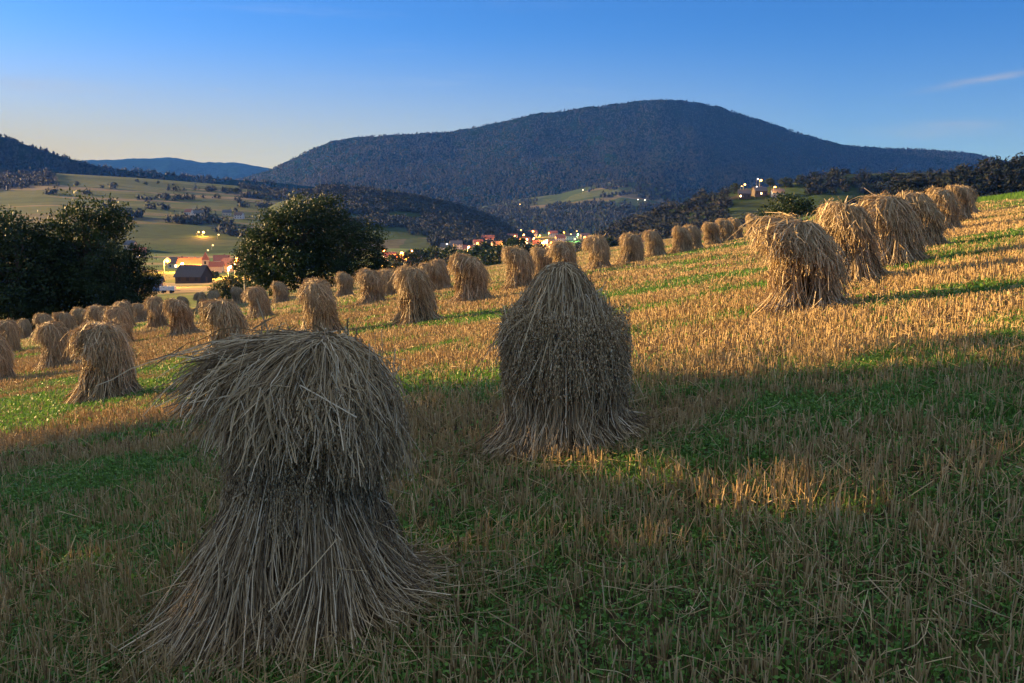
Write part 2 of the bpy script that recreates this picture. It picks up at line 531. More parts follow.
def grains(P, D, ln, rd):
    """small pointed grains (octahedra) at P along D"""
    n = len(P)
    D = D / (np.linalg.norm(D, axis=1, keepdims=True) + 1e-9)
    N = rng.normal(size=(n, 3)); N -= (N * D).sum(1, keepdims=True) * D; N /= np.linalg.norm(N, axis=1, keepdims=True) + 1e-9
    B = np.cross(D, N)
    ln = np.broadcast_to(ln, (n,))[:, None]; rd = np.broadcast_to(rd, (n,))[:, None]
    V = np.stack([P - D * ln * 0.4, P + N * rd, P + B * rd, P - N * rd, P - B * rd, P + D * ln * 0.6], 1)
    Fc = (np.arange(n) * 6)[:, None, None] + OCT_F[None]
    return V.reshape(-1, 3), Fc.reshape(-1, 3), np.repeat(np.arange(n), 6)


# ------------------------------------------------------------------ the land
def struct(name, V, Fc, mat, smooth=True):
    return tag(obj(name, V, Fc, mat, None, None, smooth), kind='structure')


def grid_faces(nr, nc):
    a = (np.arange(nr - 1) * nc)[:, None] + np.arange(nc - 1)[None]
    return np.stack([a, a + 1, a + nc + 1, a + nc], -1).reshape(-1, 4)


def in_field(x, y):
    return (x + 0.257 * y < 47.5 + 1.2 * np.sin(y * 0.3)) & (y < 97 + 2.5 * np.sin(x * 0.21) + 1.2 * np.sin(x * 0.9)) & (x > -44) & (y > -16)


def build_land():
    th = np.radians(np.concatenate([np.arange(-180, -60, 4.0), np.arange(-60, -33, 1.0), np.arange(-33, 33, 0.2), np.arange(33, 60, 1.0), np.arange(60, 180.1, 4.0)]))
    rr = np.concatenate([[0.0], np.exp(np.linspace(math.log(1.0), math.log(10400), 300))])
    Rr, Th = np.meshgrid(rr, th, indexing='ij')
    x = Rr * np.sin(Th); y = Rr * np.cos(Th)
    z = base(x, y)
    inner = in_field(x - 1.5, y) & in_field(x + 1.5, y) & in_field(x, y + 1.5) & in_field(x, y - 1.5)
    z = z - np.where(inner, 0.35, 0.0)
    V = np.stack([x, y, z], -1).reshape(-1, 3)
    f = grid_faces(len(rr), len(th))[:, ::-1]
    struct('valley_ground', V, [f[len(th) - 1:]], VALLEY)
    # the first ring collapses to the centre: a fan of triangles
    # stubble field sheet
    gx = np.arange(-46, 52, 0.3); gy = np.arange(-17, 102, 0.3)
    X, Y = np.meshgrid(gx, gy)
    Z = base(X, Y) + 0.004 + 0.05 * (fbm(X * 2.2, Y * 2.2, 41, 3) - 0.5)
    f = grid_faces(len(gy), len(gx))
    cx = X.ravel()[f].mean(1); cy = Y.ravel()[f].mean(1)
    keep = in_field(cx, cy)
    f = f[keep]
    used = np.unique(f); remap = np.zeros(X.size, int); remap[used] = np.arange(len(used))
    V = np.stack([X, Y, Z], -1).reshape(-1, 3)[used]
    struct('stubble_field', V, [remap[f]], FIELD)
    mats = {'distant_ridge': FOREST, 'forested_mountain': FOREST, 'wooded_ridge': FOREST, 'farmland_slope': FARM, 'foothill_meadow': FARM2, 'wooded_spur': FARM2, 'hamlet_hill': FARM3, 'forest_hill': FOREST}
    for k, h in HILLS.items():
        a, b_ = h.lim()
        s = np.linspace(a, b_, int((b_ - a) / 0.003) + 2)
        y = np.concatenate([np.linspace(h.foot, h.d, 60), np.linspace(h.d, h.d + h.back, 14)[1:]])
        Y, S = np.meshgrid(y, s, indexing='ij')
        Z = h.z_at(S, Y)
        if k in ('forested_mountain', 'distant_ridge'):
            Z = Z + (fbm(S * Y / 45, Y / 45, 77, 3) - 0.5) * 16 * np.clip((Z - FLOOR) / 60, 0, 1)
        V = np.stack([S * Y, Y, Z], -1).reshape(-1, 3)
        f = grid_faces(len(y), len(s))
        zb = base(V[:, 0], V[:, 1])
        keep = (V[f, 2] > zb[f] - 4).any(1)
        f = f[keep]
        used = np.unique(f); remap = np.zeros(len(V), int); remap[used] = np.arange(len(used))
        struct(k, V[used], [remap[f]], mats[k])


build_land()


# ------------------------------------------------------------------ far woods (stuff)
def crown_template(nl, seed, flat=1.0):
    r = np.random.default_rng(seed)
    d = r.normal(size=(nl, 3)); d /= np.linalg.norm(d, axis=1, keepdims=True)
    rad = r.uniform(0.55, 1.0, (nl, 1))
    c = d * rad * np.array([1, 1, 1.15 * flat])
    V = c[:, None, :] + r.normal(size=(nl, 3, 3)) * (0.55 / math.sqrt(nl) + 0.10)
    o = np.array([(0, 0, -1), (.8, 0, 0), (0, .8, 0), (-.8, 0, 0), (0, -.8, 0), (0, 0, 1)]) * (0.82 if nl < 20 else 0.60)
    o = o + r.normal(0, .08, o.shape)
    return np.concatenate([V, o[OCT_F]]), np.concatenate([r.uniform(0, 0.35, nl), np.full(8, 0.0)])


def woods(name, pts, size, nl, label=None, seed=1, mat=None, dark=0.0):
    """one mass of crowns at pts (n,3)"""
    r = np.random.default_rng(seed)
    n = len(pts); nl0 = nl; nl = nl + 8
    tmpl = [crown_template(nl0, seed * 10 + k) for k in range(6)]
    V = np.empty((n, nl, 3, 3)); T = np.empty((n, nl, 3))
    which = r.integers(0, 6, n)
    sz = size * r.uniform(0.65, 1.25, n)
    ang = r.uniform(0, 2 * PI, n)
    for k in range(6):
        idx = np.where(which == k)[0]
        if not len(idx): continue
        tv, tt = tmpl[k]
        c, s_ = np.cos(ang[idx]), np.sin(ang[idx])
        x = tv[None, :, :, 0] * c[:, None, None] - tv[None, :, :, 1] * s_[:, None, None]
        y = tv[None, :, :, 0] * s_[:, None, None] + tv[None, :, :, 1] * c[:, None, None]
        z = tv[None, :, :, 2] * r.uniform(0.8, 1.2, len(idx))[:, None, None]
        V[idx] = np.stack([x, y, z], -1) * sz[idx][:, None, None, None]
        T[idx] = (tt[None, :] + r.uniform(0.0, 0.35, len(idx))[:, None] + 0.5 * fbm(pts[idx, 0] / (size * 25), pts[idx, 1] / (size * 25), seed, 3)[:, None] - .1)[:, :, None]
    V += pts[:, None, None, :] + np.array([0, 0, 1])[None, None, None] * (sz * 0.65)[:, None, None, None]
    V = V.reshape(-1, 3)
    Fc = np.arange(len(V)).reshape(-1, 3)
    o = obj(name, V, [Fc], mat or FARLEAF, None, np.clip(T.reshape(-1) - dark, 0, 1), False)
    return tag(o, label, None, None, 'stuff')


def scatter_hill(h, n, keepf, seed=1, y0=None, y1=None):
    r = np.random.default_rng(seed)
    a, b_ = h.lim()
    s = r.uniform(a, b_, n); y = r.uniform(y0 or h.foot, y1 or (h.d + h.back * 0.12), n)
    z = h.z_at(s, y)
    tot = surface(s, y)
    u, v = project(s * y, y, z)
    k = (z > tot - 0.5) & (z > FLOOR + 1) & keepf(u, v, s * y, y)
    return np.stack([s * y, y, z], -1)[k]


clump = lambda x, y, sc, seed, thr: fbm(x / sc, y / sc, seed, 3) > thr
P1 = scatter_hill(HILLS['forested_mountain'], 62000, lambda u, v, x, y: (u > 150) & (u < 1100), 5, 2600)
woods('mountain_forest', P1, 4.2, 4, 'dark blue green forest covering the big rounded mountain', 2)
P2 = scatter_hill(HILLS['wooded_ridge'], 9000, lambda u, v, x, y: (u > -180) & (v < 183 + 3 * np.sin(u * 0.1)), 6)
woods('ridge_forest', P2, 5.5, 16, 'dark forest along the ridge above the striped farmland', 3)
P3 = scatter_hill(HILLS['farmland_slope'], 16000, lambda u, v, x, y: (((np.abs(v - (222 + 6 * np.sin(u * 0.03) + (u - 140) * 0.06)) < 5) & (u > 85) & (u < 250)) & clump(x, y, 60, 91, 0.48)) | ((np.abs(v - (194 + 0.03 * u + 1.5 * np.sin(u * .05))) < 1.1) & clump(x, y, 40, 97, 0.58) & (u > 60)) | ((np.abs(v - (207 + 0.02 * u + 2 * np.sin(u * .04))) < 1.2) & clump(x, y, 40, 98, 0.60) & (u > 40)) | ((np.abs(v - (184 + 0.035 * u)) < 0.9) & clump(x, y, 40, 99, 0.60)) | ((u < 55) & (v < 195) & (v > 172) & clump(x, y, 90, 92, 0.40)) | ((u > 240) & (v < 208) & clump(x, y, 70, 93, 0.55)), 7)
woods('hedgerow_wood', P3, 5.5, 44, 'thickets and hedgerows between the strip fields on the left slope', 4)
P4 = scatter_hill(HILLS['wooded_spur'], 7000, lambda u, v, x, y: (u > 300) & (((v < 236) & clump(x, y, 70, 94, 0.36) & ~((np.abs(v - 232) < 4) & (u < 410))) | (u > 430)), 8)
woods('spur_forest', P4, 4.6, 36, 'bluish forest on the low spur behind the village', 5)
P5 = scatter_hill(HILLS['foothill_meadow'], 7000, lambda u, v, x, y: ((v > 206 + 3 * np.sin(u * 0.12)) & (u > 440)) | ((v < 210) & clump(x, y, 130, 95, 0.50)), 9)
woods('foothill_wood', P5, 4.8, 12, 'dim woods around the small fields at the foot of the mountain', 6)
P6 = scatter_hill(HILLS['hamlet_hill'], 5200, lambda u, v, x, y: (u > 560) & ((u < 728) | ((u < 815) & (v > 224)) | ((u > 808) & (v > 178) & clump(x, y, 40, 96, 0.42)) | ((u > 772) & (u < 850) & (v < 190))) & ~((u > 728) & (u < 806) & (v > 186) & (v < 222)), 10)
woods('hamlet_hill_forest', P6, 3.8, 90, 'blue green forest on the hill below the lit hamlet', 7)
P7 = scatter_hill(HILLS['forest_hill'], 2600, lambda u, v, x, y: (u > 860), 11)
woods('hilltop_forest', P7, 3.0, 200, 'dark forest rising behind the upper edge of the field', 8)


# ------------------------------------------------------------------ stooks
def zslope(x, y):
    return 0.151 * x - 0.028 * y


def resample_path(ctrl, k):
    """ctrl (n,m,3) control points -> n smooth paths of k points (Catmull-Rom)"""
    n, m_, _ = ctrl.shape
    C = np.concatenate([2 * ctrl[:, :1] - ctrl[:, 1:2], ctrl, 2 * ctrl[:, -1:] - ctrl[:, -2:-1]], 1)
    t = np.linspace(0, m_ - 1 - 1e-6, k); i = t.astype(int); f = (t - i)[None, :, None]
    p0, p1, p2, p3 = C[:, i], C[:, i + 1], C[:, i + 2], C[:, i + 3]
    return 0.5 * (2 * p1 + (p2 - p0) * f + (2 * p0 - 5 * p1 + 4 * p2 - p3) * f ** 2 + (3 * p1 - p0 - 3 * p2 + p3) * f ** 3)


def polar(r, a, z):
    return np.stack([r * np.cos(a), r * np.sin(a), z], -1)


def make_sheaf(root, r, a, H, n, w, sides, k, Rb, Rw, nears, slope=False, ear=(0.020, 0.0045), core_k=1.0):
    """one upright sheaf: butts flared on the ground, waist tied, ears under the cap"""
    mb = MB()
    da = r.normal(0, 0.28, n); rr = Rb * np.sqrt(r.uniform(0.12, 1.10, n))
    foot = polar(rr, a + da * 1.45, np.full(n, -0.13) + r.uniform(-.02, .05, n) + np.where(r.uniform(0, 1, n) < .25, r.uniform(0, .28, n), 0))
    if slope: foot[:, 2] += zslope(foot[:, 0], foot[:, 1])
    lowz = r.uniform(0.16, 0.26, n) * H
    low = polar(Rb * (0.60 * np.sqrt(r.uniform(0.25, 1, n))) + 0.05, a + da * 0.95, lowz)
    wa = polar(Rw * (0.45 + 0.62 * np.sqrt(r.uniform(0, 1, n))), a + da * 0.75, np.full(n, 0.46 * H) + r.normal(0, .03, n))
    tp = polar(Rw * r.uniform(0.25, 0.72, n), a + da * 1.1 + r.normal(0, .1, n), H * r.uniform(0.66, 0.84, n))
    P = resample_path(np.stack([foot, low, wa, tp], 1), k)
    P += np.cumsum(r.normal(0, 0.010, P.shape), 1)
    Rd = np.full((n, k), w) * r.uniform(0.7, 1.3, (n, 1))
    V, Q, idx = tubes(P, Rd, sides)
    tint = np.clip(r.beta(0.8, 0.95, n), 0, 1)
    mb.add(V, Q, tint[idx])
    # broken stalks leaning across the bundle
    nb = max(8, n // 9)
    e = r.integers(0, n, nb); i0 = r.integers(1, k - 2, nb)
    pc = P[e, i0] * np.array([1.05, 1.05, 1]); dd = P[e, i0 + 1] - P[e, i0]; dd /= np.linalg.norm(dd, axis=1, keepdims=True) + 1e-9
    dd = dd + r.normal(0, 0.38, dd.shape); dd /= np.linalg.norm(dd, axis=1, keepdims=True)
    L = r.uniform(0.06, 0.26, nb)[:, None]
    Pb = np.stack([pc - dd * L, pc + r.normal(0, .01, pc.shape), pc + dd * L], 1)
    V, Q, idx = tubes(Pb, np.full((nb, 3), w) * r.uniform(.7, 1.2, (nb, 1)), sides)
    mb.add(V, Q, r.uniform(0.3, 1.0, nb)[idx])
    # dense inner straw that closes the bundle
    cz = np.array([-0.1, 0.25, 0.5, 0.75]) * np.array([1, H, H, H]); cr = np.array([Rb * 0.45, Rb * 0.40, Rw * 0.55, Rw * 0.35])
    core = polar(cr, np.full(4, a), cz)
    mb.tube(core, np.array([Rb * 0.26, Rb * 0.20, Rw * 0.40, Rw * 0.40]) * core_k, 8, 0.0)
    # drooping oat panicles round the waist and above
    if nears:
        ne = nears
        ea = a + r.normal(0, 0.34, ne); ez = H * (0.30 + 0.5 * r.beta(2, 2, ne))
        er = Rw * r.uniform(0.80, 1.16, ne) + 0.05 * (0.8 - ez / H)
        Pn = polar(er, ea, ez)
        D = np.stack([r.normal(0, .35, ne), r.normal(0, .35, ne), np.full(ne, -1.0)], -1) + polar(np.full(ne, .3), ea, np.zeros(ne))
        V, Q, idx = grains(Pn, D, ear[0] * r.uniform(.7, 1.3, ne), ear[1] * r.uniform(.7, 1.3, ne))
        mb.add(V, Q, np.clip(r.beta(2, 2.0, ne) * 0.9 + .05, 0, 1)[idx])
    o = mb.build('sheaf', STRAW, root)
    # the straw tie round the waist
    t = np.linspace(0, 2 * PI, 17)
    c0 = np.array([Rw * 0.72 * math.cos(a), Rw * 0.72 * math.sin(a), 0.46 * H])
    ring = c0 + np.stack([np.cos(t), np.sin(t), 0.1 * np.sin(t * 2 + 1)], -1) * Rw * 0.40
    MB().tube(ring, np.full(17, w * 1.8), 5, 0.35).build('straw_tie', STRAW, o)
    return o


def prof(*rows):
    """direction table: (degrees, shoulder radius, shoulder drop, end radius, end drop) -> function of the angle"""
    t = np.array(sorted(rows), float)
    def f(a):
        d = np.degrees(a) % 360
        return [np.interp(d, t[:, 0] % 360, t[:, q], period=360) for q in (1, 2, 3, 4)]
    return f


def make_cap(root, r, H, n, w, sides, k, knot, pf, nears, ear=(0.020, 0.0045), strays=0.03, jit=0.012, butts=PI, wild=1.0):
    """the cover sheaf opened over the top: stalks run from the knot outward over a shoulder and hang down"""
    mb = MB()
    nt_ = 26                                                     # stalks lie in locks, not evenly spread
    locks = r.uniform(0, 2 * PI, nt_ * 2)
    a = np.where(r.uniform(0, 1, n) < 0.6, locks[r.integers(0, nt_ * 2, n)] + r.normal(0, 0.09, n), r.uniform(0, 2 * PI, n))
    lockdz = fbm(a * 3.0, np.zeros(n) + 2.2, int(r.integers(0, 999)), 3) - 0.5
    lay = 1.04 - 0.34 * r.uniform(0, 1, n) ** 1.5
    rs, ds, re, de = pf(a)
    ln = r.uniform(0.30, 1.05, n) ** 0.75 * (1 + 0.55 * lockdz)
    az1 = a + r.normal(0, 0.10, n); az2 = az1 + r.normal(0, 0.16 * wild, n)
    off = (1 - lay) * 0.30
    z0 = -off * 0.6 + r.normal(0, .012, n)
    mid_r = rs * 0.5 * lay; mid_z = -ds * 0.22 - off * .8
    sh_r = rs * lay * (1 + 0.10 * lockdz); sh_z = -ds - off
    er = (sh_r + (re * lay - sh_r) * ln); ez = sh_z - (de - ds) * ln
    m2r = sh_r + (er - sh_r) * 0.52 + 0.012 * lay; m2z = sh_z + (ez - sh_z) * 0.48
    kr = r.uniform(0, 0.035, n)
    def pt(rad, az, z): return np.stack([rad * np.cos(az), rad * np.sin(az), z], -1)
    ctrl = np.stack([pt(kr, a, z0), pt(mid_r, a, mid_z), pt(sh_r, az1, sh_z), pt(m2r, (az1 + az2) / 2, m2z), pt(er, az2, ez)], 1)
    P = resample_path(ctrl, k)
    P += np.cumsum(r.normal(0, jit * 0.75, P.shape), 1)
    st = r.uniform(0, 1, n) < strays
    tt = np.linspace(0, 1, k)[None, :, None] ** 1.5
    P[st] = P[st] + tt * (r.normal(0, 0.12, (st.sum(), 1, 3)) + np.array([0, 0, 0.05]) + 0.10 * pt(np.ones(st.sum()), a[st], np.zeros(st.sum()))[:, None, :])
    P += np.array(knot)
    Rd = np.full((n, k), w) * r.uniform(0.6, 1.35, (n, 1)) * np.linspace(1.05, 0.7, k)[None]
    V, Q, idx = tubes(P, Rd, sides)
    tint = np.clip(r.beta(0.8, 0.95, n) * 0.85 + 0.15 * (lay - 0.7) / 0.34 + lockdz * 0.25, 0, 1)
    mb.add(V, Q, tint[idx])
    # broken stalks and dry blades lying loose on the outer layer
    nb = n // 5
    out = np.where(lay > 0.93)[0]
    e = out[r.integers(0, len(out), nb)]; i0 = r.integers(k // 2 - 1, k - 2, nb)
    pc = P[e, i0]; dd = P[e, i0 + 1] - P[e, i0 - 1]; dd /= np.linalg.norm(dd, axis=1, keepdims=True) + 1e-9
    dd = dd + r.normal(0, 0.32, dd.shape); dd /= np.linalg.norm(dd, axis=1, keepdims=True)
    ax = pc - np.array(knot) * np.array([1, 1, 0]); ax[:, 2] = 0.10; ax /= np.linalg.norm(ax, axis=1, keepdims=True)
    L = r.uniform(0.07, 0.24, nb)[:, None]
    pc = pc + ax * r.uniform(-0.01, 0.018, nb)[:, None]
    Pb = np.stack([pc - dd * L, pc + ax * L * 0.05, pc + dd * L], 1)
    V, Q, idx = tubes(Pb[::2], np.full((len(Pb[::2]), 3), w * 1.05) * r.uniform(.7, 1.2, (len(Pb[::2]), 1)), sides)
    mb.add(V, Q, r.uniform(0.45, 1.0, len(Pb[::2]))[idx])
    bl = Pb[1::2]; sd_ = np.cross(dd[1::2], ax[1::2]); sd_ /= np.linalg.norm(sd_, axis=1, keepdims=True) + 1e-9
    V, Q, idx = ribbons(bl, np.array([[1.0, 1.6, 0.2]]) * w * 1.3 * r.uniform(.6, 1.3, (len(bl), 1)), sd_)
    mb.add(V, Q, r.uniform(0.3, 0.9, len(bl))[idx])
    if nears:
        e = r.integers(0, n, nears); kk = r.uniform(0.60, 1.0, nears) * (k - 1)
        i0 = np.minimum(kk.astype(int), k - 2); f = (kk - i0)[:, None]
        Pn = P[e, i0] * (1 - f) + P[e, i0 + 1] * f + r.normal(0, 0.7 * ear[0], (nears, 3))
        sel = (np.cos(a[e] - butts) < 0.6)                        # butt ends carry no ears
        D = P[e, i0 + 1] - P[e, i0]; D = D / (np.linalg.norm(D, axis=1, keepdims=True) + 1e-9) + r.normal(0, .45, D.shape) + np.array([0, 0, -.4])
        V, Q, idx = grains(Pn[sel], D[sel], ear[0] * r.uniform(.7, 1.3, sel.sum()), ear[1] * r.uniform(.7, 1.3, sel.sum()))
        mb.add(V, Q, np.clip(r.beta(1.8, 1.8, sel.sum()), 0, 1)[idx])
    # packed straw under the outer layer
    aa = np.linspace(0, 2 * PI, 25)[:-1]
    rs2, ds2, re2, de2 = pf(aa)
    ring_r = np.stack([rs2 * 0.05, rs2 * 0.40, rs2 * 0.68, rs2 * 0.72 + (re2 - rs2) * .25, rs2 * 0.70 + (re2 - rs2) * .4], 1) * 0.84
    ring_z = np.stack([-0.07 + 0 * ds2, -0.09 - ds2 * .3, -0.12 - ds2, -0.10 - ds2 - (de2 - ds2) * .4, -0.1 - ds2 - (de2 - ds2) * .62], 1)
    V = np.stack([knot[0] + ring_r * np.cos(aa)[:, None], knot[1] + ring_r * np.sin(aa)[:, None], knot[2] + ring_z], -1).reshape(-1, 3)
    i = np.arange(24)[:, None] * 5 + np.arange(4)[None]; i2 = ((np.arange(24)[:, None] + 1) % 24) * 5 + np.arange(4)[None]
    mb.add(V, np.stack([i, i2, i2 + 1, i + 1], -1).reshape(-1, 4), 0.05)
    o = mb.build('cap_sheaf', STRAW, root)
    # twisted straw knot on top
    t = np.linspace(0, 2 * PI * 1.6, 22)
    ring = np.array(knot) + np.stack([np.cos(t) * 0.045, np.sin(t) * 0.045, -0.012 + 0.012 * np.sin(t * 0.6)], -1)
    MB().tube(ring, np.full(22, w * 1.6), 5, 0.5).build('straw_knot', STRAW, o)
    return o


def make_stook(seed, H=1.6, hero=None):
    r = np.random.default_rng(seed)
    root = empty('stook', (0, 0, 0))
    if hero == 1:
        for a, rb, hh in ((-126, 1.04, 1), (-54, 1.06, 1), (-90, .36, .9), (-4, .86, .98), (50, .74, 1), (112, .74, 1), (178, .84, .96)):
            make_sheaf(root, r, R(a), H * hh, 1500, 0.0026, 3, 9, rb, 0.385, 2600, True, (0.022, 0.0040), 0.6)
        pf = prof((0, .30, .18, .42, .66), (50, .32, .18, .46, .7), (100, .34, .14, .48, .6), (140, .48, .04, .68, .28), (175, .56, .07, .90, .30), (203, .52, .13, .84, .44), (228, .42, .22, .60, .60), (262, .28, .26, .40, .54), (300, .28, .22, .44, .66), (330, .30, .20, .43, .68))
        make_cap(root, r, H, 4200, 0.0029, 3, 12, (0.15, -0.05, H), pf, 24000, (0.022, 0.0040), jit=0.016, butts=R(195))
    elif hero == 2:
        for a in (-140, -92, -40, 15, 75, 130, 185):
            make_sheaf(root, r, R(a), H, 1200, 0.0031, 3, 8, 0.78, 0.50, 2400, True, (0.028, 0.0055), 0.6)
        pf = prof((0, .27, .36, .55, 1.15), (60, .31, .32, .56, 1.15), (120, .33, .32, .56, 1.1), (165, .32, .32, .56, .75), (200, .34, .36, .58, .80), (240, .30, .34, .55, 1.0), (280, .28, .34, .54, 1.12), (325, .27, .36, .55, 1.15))
        make_cap(root, r, H, 4200, 0.0036, 3, 12, (-0.03, 0.0, H), pf, 20000, (0.028, 0.0055), jit=0.016, butts=R(180))
    else:
        sp_ = r.uniform(-6, 6)
        for q, (a, rb) in enumerate(((-118 + sp_, .88), (-58 + sp_, .94), (-5, .90), (38, .80), (88, .70), (138, .70), (186, .74))):
            make_sheaf(root, r, R(a + r.normal(0, 5)), H * 0.96, 330, 0.0050, 3, 6, rb * r.uniform(.88, 1.1), 0.45, 170, False, (0.04, 0.008), 0.8)
        v_ = lambda c, d=.11: c * (1 + r.uniform(-d, d) * 2)
        up_ = r.uniform(0.02, 0.09)
        pf = prof((0, v_(.32), v_(.26), v_(.62), v_(1.04)), (50, v_(.33), v_(.15), v_(.58), v_(.92)), (95, v_(.34), -.3 * up_, v_(.54), v_(.74)), (140, v_(.44), -up_, v_(.64), v_(.52)), (180, v_(.50), -up_ * .6, v_(.70), v_(.44)),
                  (222, v_(.44), v_(.10), v_(.62), v_(.60)), (262, v_(.32), v_(.22), v_(.48), v_(.62)), (310, v_(.31), v_(.27), v_(.54), v_(.92)))
        make_cap(root, r, H, 2400, 0.0050, 3, 9, (0.02 + r.uniform(-.07, .06), -0.10 + r.uniform(-.05, .05), H - up_ * .8), pf, 2600, (0.04, 0.008), 0.05, 0.026, butts=R(185), wild=1.4)
    return root


def kids(o):
    return [c for c in bpy.data.objects if c.parent is o]


def copy_tree(o, parent=None, tree=None):
    c = o.copy(); col.objects.link(c)
    if parent is not None: c.parent = parent
    for ch in (tree or {}).get(o.name, []):
        copy_tree(ch, c, tree)
    return c


def tree_of(o):
    t = {}
    def walk(p):
        t[p.name] = kids(p)
        for c in t[p.name]: walk(c)
    walk(o)
    return t


GR = 'oat stooks standing in rows on the stubble field'
h1 = make_stook(101, 1.55, 1)
x, y, _ = SPOTS[-2]; h1.location = (x, y, ground_at(x, y)); h1.scale = (0.96, 0.97, 1.0)
tag(h1, 'large stook in front, in shade, with a straw cap jutting out to its left', 'stook', GR)
h2 = make_stook(102, 1.62, 2)
x, y, _ = SPOTS[-1]; h2.location = (x, y, ground_at(x, y))
tag(h2, 'domed grey stook in shade at the centre, thatched almost to the ground', 'stook', GR)

protos = [make_stook(200 + k) for k in range(8)]
trees_ = [tree_of(p) for p in protos]
used = [False] * len(protos)
pr = np.random.default_rng(5)
for i, (u, vt, vb, fct, lab) in enumerate(STOOKS):
    x, y, _ = SPOTS[i]; fct = fct * 0.965
    k = i % len(protos)
    o = protos[k] if not used[k] else copy_tree(protos[k], None, trees_[k])
    used[k] = True
    sx = pr.uniform(0.94, 1.08)
    o.scale = (fct * sx * pr.uniform(.9, 1.12), fct * pr.uniform(0.9, 1.12), fct * pr.uniform(0.96, 1.05))
    o.rotation_euler = (pr.normal(0, .04), pr.normal(-.01, .065), pr.normal(0, .4))
    o.location = (x, y, ground_at(x, y))
    tag(o, lab, 'stook', GR)

def stray_stalk(o, P, w=0.008):
    V, Q, _ = tubes(np.array([P], float), np.full((1, len(P)), w), 5)
    obj('stalk', V, [Q], STRAW, o, np.full(len(V), 0.9))


by_label = {o.get('label'): o for o in bpy.data.objects if o.get('category') == 'stook'}
stray_stalk(by_label[STOOKS[1][4]], [(-.10, -.05, 1.5), (-.22, -.08, 1.66), (-.38, -.1, 1.80)])
stray_stalk(by_label[STOOKS[1][4]], [(-.05, .02, 1.5), (.03, -.02, 1.68), (.10, -.05, 1.80)])
stray_stalk(by_label[STOOKS[2][4]], [(-.15, 0, 1.5), (-.3, -.05, 1.68), (-.5, -.1, 1.86)])

# ------------------------------------------------------------------ stubble, straw litter, green undergrowth
def wedge(n, y0, y1, smax=0.66, seed=0):
    r = np.random.default_rng(seed)
    y = np.sqrt(r.uniform(y0 * y0, y1 * y1, n)); s = r.uniform(-smax, smax, n)
    return s * y, y


def area(y0, y1, smax=0.66):
    return smax * (y1 * y1 - y0 * y0)


def greenness(x, y):
    c, s_ = math.cos(R(-8)), math.sin(R(-8))
    X = c * x - s_ * y; Y = s_ * x + c * y
    return 0.62 * fbm(X * 0.16, Y * 0.42, 61, 3) + 0.38 * fbm(x * 0.8, y * 0.8, 66, 3)


STK = np.array([[h1.location.x, h1.location.y], [h2.location.x, h2.location.y]])


def shade(x, y):
    """the greener lower end of the field near the trees"""
    return 1 - sstep(7, 12, y + 0.4 * x)


def field_z(x, y):
    return base(x, y) + 0.004 + 0.05 * (fbm(x * 2.2, y * 2.2, 41, 3) - 0.5)


